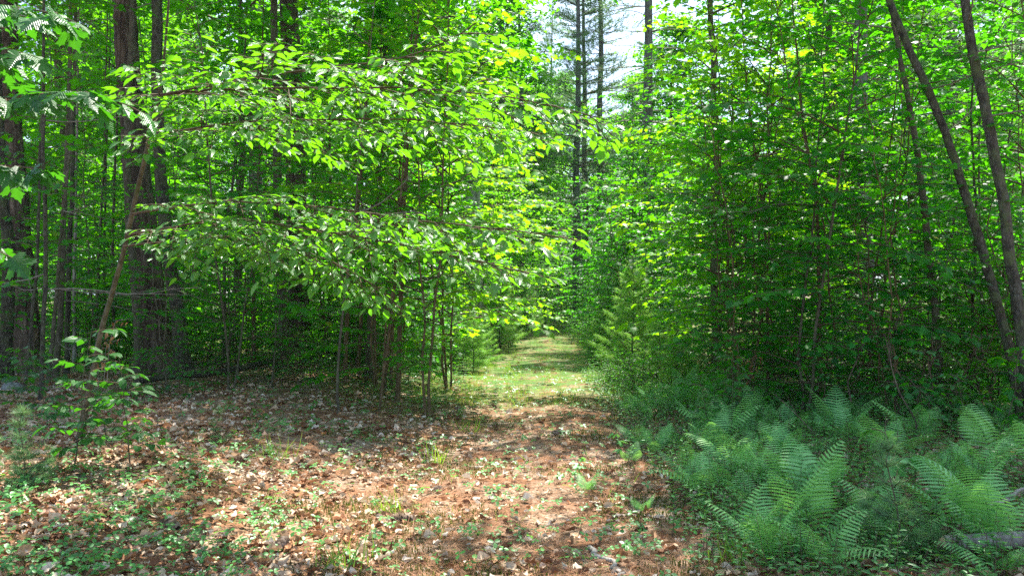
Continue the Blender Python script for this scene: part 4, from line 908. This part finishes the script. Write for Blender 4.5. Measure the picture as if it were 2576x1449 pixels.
def understory():
    """narrow leaved low growth on the right edge and between the ferns"""
    b = MB(); st = MB(); N_ = 4200; X, Y = rand_ground(N_*5, 17, 4.4, 1.0); d = X-xc(Y); f = sstep(.75, 1.35, d)*np.where(d < 3.5, 1.3, .6)+np.where((d < -1.5) & (Y > 14), .5, 0); ok = mask(X, Y, f*.62); X = X[ok]; Y = Y[ok]; m = len(X)
    H = rng.uniform(.10, .34, m); P = []; D = []
    for i in range(m):
        base = np.array([X[i], Y[i], float(h(X[i], Y[i]))]); tip = base+np.array([rng.normal(0, .06), rng.normal(0, .06), H[i]]); st.tube([base, tip], [.002, .001], 3)
        for q in range(8): u = .25+.75*q/7; a = q*2.4; P.append(base*(1-u)+tip*u); D.append((math.cos(a), math.sin(a), .25))
    P = np.array(P); D = np.array(D); m = len(P); NL = (OVATE[0]*np.array([.6, 1, 1]), OVATE[1], OVATE[2])
    Xa, Ya, Za = frames(D, np.tile([0, 0, 1.0], (m, 1))+rng.normal(0, .3, (m, 3))); b.scatter(NL, P, Xa, Ya, Za, rng.uniform(.035, .06, m), rng.uniform(0, 1, m))
    o = b.obj('undergrowth', M['cover']); tag(o, 'narrow leaved low undergrowth right of the track and between ferns', kind='stuff')
    s = st.obj('undergrowth_stalks', M['twig'], o)
understory()
def grass():
    T = (np.array([(-.5, 0, 0), (.5, 0, 0), (.35, .5, 0.06), (-.35, .5, 0.06), (0, 1, .30)])*np.array([.035, 1, 1]), [(0, 1, 2, 3), (3, 2, 4)], np.zeros((5, 2)))
    b = MB(); X, Y = rand_ground(240000, 46, 5, 1.1, .3); d = X-xc(Y)
    f = np.where(Y > 12.0, 1.0+.6*(Y < 18), .012)*sstep(2.6, 1.3, abs(d))*np.clip(vn(X, Y, 1.9, 3)*1.2+vn(X, Y, 9.0, 1)*1.2-.9, .05, 1); ok = mask(X, Y, f); X = X[ok]; Y = Y[ok]; m = len(X)
    D = np.stack([rng.normal(0, .45, m), rng.normal(0, .45, m), np.ones(m)], -1); Xa, Ya, Za = frames(D, rng.normal(0, 1, (m, 3)))
    b.scatter(T, np.stack([X, Y, h(X, Y)], -1), Xa, Ya, Za, (.04+.11*rng.uniform(0, 1, m)**2)*(.6+.8*vn(X, Y, 9.0, 1)), rng.uniform(0, 1, m))
    tc = [(1110, 1165), (1190, 1090), (1280, 930), (700, 1150), (980, 1300), (860, 1440), (1850, 1425), (1240, 925)]
    for px, py in tc:
        g = gp(px, py); m = 36; X = g.x+rng.normal(0, .07, m); Y = g.y+rng.normal(0, .07, m); D = np.stack([rng.normal(0, .5, m), rng.normal(0, .4, m), np.ones(m)], -1); Xa, Ya, Za = frames(D, rng.normal(0, 1, (m, 3)))
        b.scatter(T, np.stack([X, Y, h(X, Y)], -1), Xa, Ya, Za, rng.uniform(.12, .25, m), rng.uniform(0, 1, m))
    o = b.obj('grass', M['grass']); tag(o, 'short green grass on the far sunlit stretch of the track', kind='stuff')
grass()

# ------------------------------------------------------------------ cones, sticks, logs, rocks
def cone_proto():
    b = MB(); r = np.random.default_rng(9); S_ = (np.array([(-.5, 0, 0), (.5, 0, 0), (.42, .8, .1), (0, 1.1, .2), (-.42, .8, .1), (0, .5, -.12)]), [(0, 1, 5), (1, 2, 5), (2, 3, 5), (3, 4, 5), (4, 0, 5)], np.zeros((6, 2)))
    P = []; D = []; s = []
    for k in range(70):
        t = k/70; a = k*2.4; rr = .010; P.append((t*.12, math.cos(a)*rr, math.sin(a)*rr+.024)); D.append((.55, math.cos(a), math.sin(a))); s.append(.020*math.sin(math.pi*(.2+.75*t))+.004)
    P = np.array(P); D = np.array(D); X, Y, Z = frames(D, np.tile([1.0, 0, 0], (70, 1))); b.scatter(S_, P, X, Y, Z, np.array(s), r.uniform(0, 1, 70)); b.tube([(0, 0, .024), (.125, 0, .024)], [.010, .005], 6)
    o = b.obj('pine_cone', M['cone']); return o
cp = cone_proto(); first = True
for px, py, rz, sc, lab in ((1385, 1098, .4, 1.3, 'pine cone on the brown track, the farthest'), (1510, 1160, 1.9, 1.2, 'pine cone by the right edge of the brown track'), (1430, 1395, 2.9, 1.5, 'large pine cone near the bleached stick'), (1080, 1240, 1.2, 1.3, 'pine cone left on the track above the pale leaves'), (1510, 1240, 2.2, 1.3, 'dark pine cone among leaves right of the track centre'),
        (960, 1290, .3, 1.2, 'pine cone in the litter left of the track'), (440, 1345, 2.5, 1.4, 'dark pine cone in the near left litter'), (1050, 1320, 3.0, 1.5, 'long pine cone beside the fallen twig'), (1140, 1030, .9, 1.2, 'pine cone at the left edge before the grass'), (860, 1120, .5, 1.1, 'pine cone in the shaded litter on the left'), (690, 1390, 1.5, 1.3, 'pine cone near the bottom left of the track')):
    o = cp if first else cp.copy()
    if not first: COL.objects.link(o)
    first = False; o.location = gp(px, py)+Vector((0, 0, .004)); o.rotation_euler = (random.uniform(0, 6), random.uniform(-.1, .1), rz); o.scale = (sc,)*3; tag(o, lab, 'pine cone', 'pine cones on and beside the track')
def log(name, label, cat, A, B, r0, r1, material, bend=.1, k=12, z=0.0, cut=False, seed=1, twigs=0, lift=0):
    r = np.random.default_rng(seed); A = np.array(A); B = np.array(B); P = wobble(A, B, 12, bend*.1, r)
    P[:, 2] = [float(h(p[0], p[1]))+z for p in P]; P[:, 2] += np.linspace(r0, r1, 12)*.8+np.linspace(0, lift, 12)
    O = P[0].copy(); root = thing(name, label, cat, O); b = MB(); b.tube(P-O, np.linspace(r0, r1, 12), k, rough=.04, cap=not cut); b.obj('stem', material, root, True)
    if cut:
        c = MB(); T = norm(P[0]-P[1]); X = norm(np.cross(T, [0, 0, 1.0])); Z = np.cross(X, T); th = np.linspace(0, 6.283, 17)[:-1]
        V = [np.array([0, 0, 0])+T*.06]+[T*.003+(X*math.cos(a)+Z*math.sin(a))*r0*.97 for a in th]; c.add(V, [(0, i+1, (i+1) % 16+1) for i in range(16)]); c.obj('cut_end', M['cutwood'], root)
    if twigs:
        t = MB()
        for q in range(twigs):
            i = int(r.integers(1, 11)); c = norm(np.array([r.normal(0, .6), r.normal(0, .6), abs(r.normal(.3, .4))])); Q = [P[i]-O]
            for _ in range(4): c = norm(c+r.normal(0, .25, 3)); Q.append(Q[-1]+c*.12)
            t.tube(Q, np.linspace(.006, .002, 5), 4)
        t.obj('side_twig', material, root)
    return root
g1 = gp(2375, 1412); g2 = Vector((g1.x+1.1, g1.y-.35, 0))
log('cut_log', 'cut grey log with a pale sawn end at the bottom right corner', 'log', g1, g2, .045, .05, M['dead'], .1, 16, cut=True, z=.06)
log('fallen_stick', 'curved bleached stick lying at the bottom of the track', 'stick', gp(1482, 1395), gp(1575, 1470), .016, .011, M['dead'], .35, 8, z=.01, seed=4)
log('fallen_stick', 'straight pale stick lying across the track', 'stick', gp(1395, 1160), gp(1480, 1163), .009, .006, M['deadtwig'], .1, 6, z=.005, seed=5)
log('fallen_branch', 'long dark fallen branch lying along the left bank', 'branch', gp(345, 990), gp(800, 925), .035, .055, M['bark_moss'], .5, 8, z=.10, seed=6, twigs=22, lift=.12)
log('fallen_log', 'mossy fallen log at the foot of the paired trunks', 'log', gp(765, 903), gp(945, 900), .09, .075, M['bark_moss'], .2, 12, z=.0, seed=7, twigs=4)
log('fallen_branch', 'pale fallen branch across the left thicket floor', 'branch', gp(930, 880), gp(1100, 905), .02, .012, M['deadtwig'], .5, 6, z=.08, seed=8, twigs=10, lift=.15)
log('fallen_stick', 'curved dark twig in the litter below the long pine cone', 'stick', gp(980, 1300), gp(1090, 1335), .006, .004, M['twig'], .6, 6, z=.01, seed=9)
log('fallen_branch', 'forked fallen branch among stems at the back of the ferns', 'branch', gp(2080, 960), gp(2260, 930), .02, .014, M['deadtwig'], .6, 6, z=.2, seed=10, twigs=10, lift=.3)
log('fallen_stick', 'bleached dead stick leaning out of the ferns at the right edge', 'stick', gp(2480, 1400), gp(2600, 1330), .012, .008, M['dead'], .3, 6, z=.25, seed=12)
# arching dark twigs in the fern bed
def arch_twig(lab, pts, Y, r0):
    W = world_pts([(a, b, Y+dy) for a, b, dy in pts]); m = 24; Lc = np.r_[0, np.cumsum(np.linalg.norm(np.diff(W, axis=0), axis=1))]; s = np.linspace(0, Lc[-1], m); P = np.stack([np.interp(s, Lc, W[:, j]) for j in range(3)], -1)
    P[1:-1] = (P[:-2]+2*P[1:-1]+P[2:])/4; O = P[0].copy(); root = thing('bare_twig', lab, 'twig', O); b = MB(); b.tube(P-O, np.linspace(r0, r0*.3, m), 6, rough=.05); b.obj('stem', M['bark_pine'], root, True); t = MB(); r = np.random.default_rng(int(pts[0][0]))
    for q in range(6):
        i = int(r.integers(6, 22)); e = P[i]-O+norm(norm(P[i]-P[i-1])+r.normal(0, .6, 3))*.22; t.tube([P[i]-O, e], [r0*.35, .001], 4)
    t.obj('side_twig', M['bark_pine'], root)
arch_twig('dark bare twig curving up like a hook above the ferns', [(2275, 1150, 0), (2300, 1130, 0), (2305, 1060, .05), (2262, 990, .1), (2240, 920, .2), (2235, 860, .3)], 8.0, .010)
arch_twig('dark bare twig slanting through the left of the fern bed', [(2105, 1240, 0), (2085, 1130, 0), (2020, 1060, .1), (1950, 990, .2)], 7.6, .007)
arch_twig('long thin curved brown branch rising in the right thicket', [(2228, 930, 0), (2240, 880, 0), (2265, 780, .2), (2330, 710, .4), (2395, 650, .6), (2440, 560, .8)], 9.6, .010)
arch_twig('pale forked dead twig at the back of the fern bed', [(2140, 1010, 0), (2130, 960, 0), (2180, 850, .1), (2120, 800, .2)], 9.0, .008)
def rock(lab, px, py, s, seed):
    r = np.random.default_rng(seed); g = gp(px, py); V = []; Fc = []; nu, nv = 14, 9; ph = r.uniform(0, 6, 6)
    for j in range(nv):
        v = math.pi*j/(nv-1)
        for i in range(nu):
            u = 2*math.pi*i/nu; d = np.array([math.cos(u)*math.sin(v), math.sin(u)*math.sin(v)*.8, math.cos(v)*.6]); V.append(d*(1+.13*math.sin(3*u+ph[0])+.10*math.sin(2*v*2+ph[1]+u)+r.normal(0, .03))*s)
    for j in range(nv-1):
        for i in range(nu): a = j*nu+i; b2 = j*nu+(i+1) % nu; Fc.append((a+nu, b2+nu, b2, a))
    b = MB(); b.add(V, Fc); o = b.obj('rock', M['rock'], None, True); o.location = g+Vector((0, 0, s*.25)); tag(o, lab, 'rock')
rock('dark lichened rock half hidden behind the right ferns', 2405, 1005, .24, 1)
rock('grey rock at the foot of the dark right maples', 2045, 965, .16, 2)
rock('small pale rock under the right thicket', 2130, 985, .10, 3)
rock('mossy low rock in the far left leaf litter', 30, 985, .13, 4)
# old stump left of the far track
g = gp(1250, 878); st = thing('tree_stump', 'broken orange brown stump left of the grassy track', 'stump', g); b = MB(); b.tube([(0, 0, -.1), (0, 0, .12), (.02, 0, .30)], [.16, .12, .10], 14, rough=.12); b.obj('trunk', M['bark_brown'], st)
b = MB()
for k in range(14): a = k*.449; p = np.array([math.cos(a)*.09+.02, math.sin(a)*.09, .29]); b.add([p+np.array([-.03, 0, 0]), p+np.array([.03, 0, 0]), p+np.array([0, .03, 0]), p+np.array([0, 0, random.uniform(.05, .22)])], [(0, 1, 3), (1, 2, 3), (2, 0, 3)])
b.obj('splintered_top', M['cutwood'], st)
for pool in (saps, deeps, suns, beeches, shrubs, broad, pines, ypines, seedpines, seedl, mseed, with_): pool.close()

# ------------------------------------------------------------------ air
def haze():
    b = MB(); x0, x1, y0, y1, z0, z1 = -75, 75, -3, 95, -3, 32
    b.add([(x0, y0, z0), (x1, y0, z0), (x1, y1, z0), (x0, y1, z0), (x0, y0, z1), (x1, y0, z1), (x1, y1, z1), (x0, y1, z1)], [(0, 3, 2, 1), (4, 5, 6, 7), (0, 1, 5, 4), (1, 2, 6, 5), (2, 3, 7, 6), (3, 0, 4, 7)])
    m, nt, N, L = mat('haze'); out = N.new('ShaderNodeOutputMaterial'); v = N.new('ShaderNodeVolumePrincipled'); v.inputs['Color'].default_value = (.80, .88, 1.0, 1); v.inputs['Density'].default_value = HAZE
    L.new(v.outputs[0], out.inputs['Volume']); o = b.obj('haze', m); tag(o, 'faint pale summer haze between the trees', kind='stuff')
HAZE = 0.0003
haze()
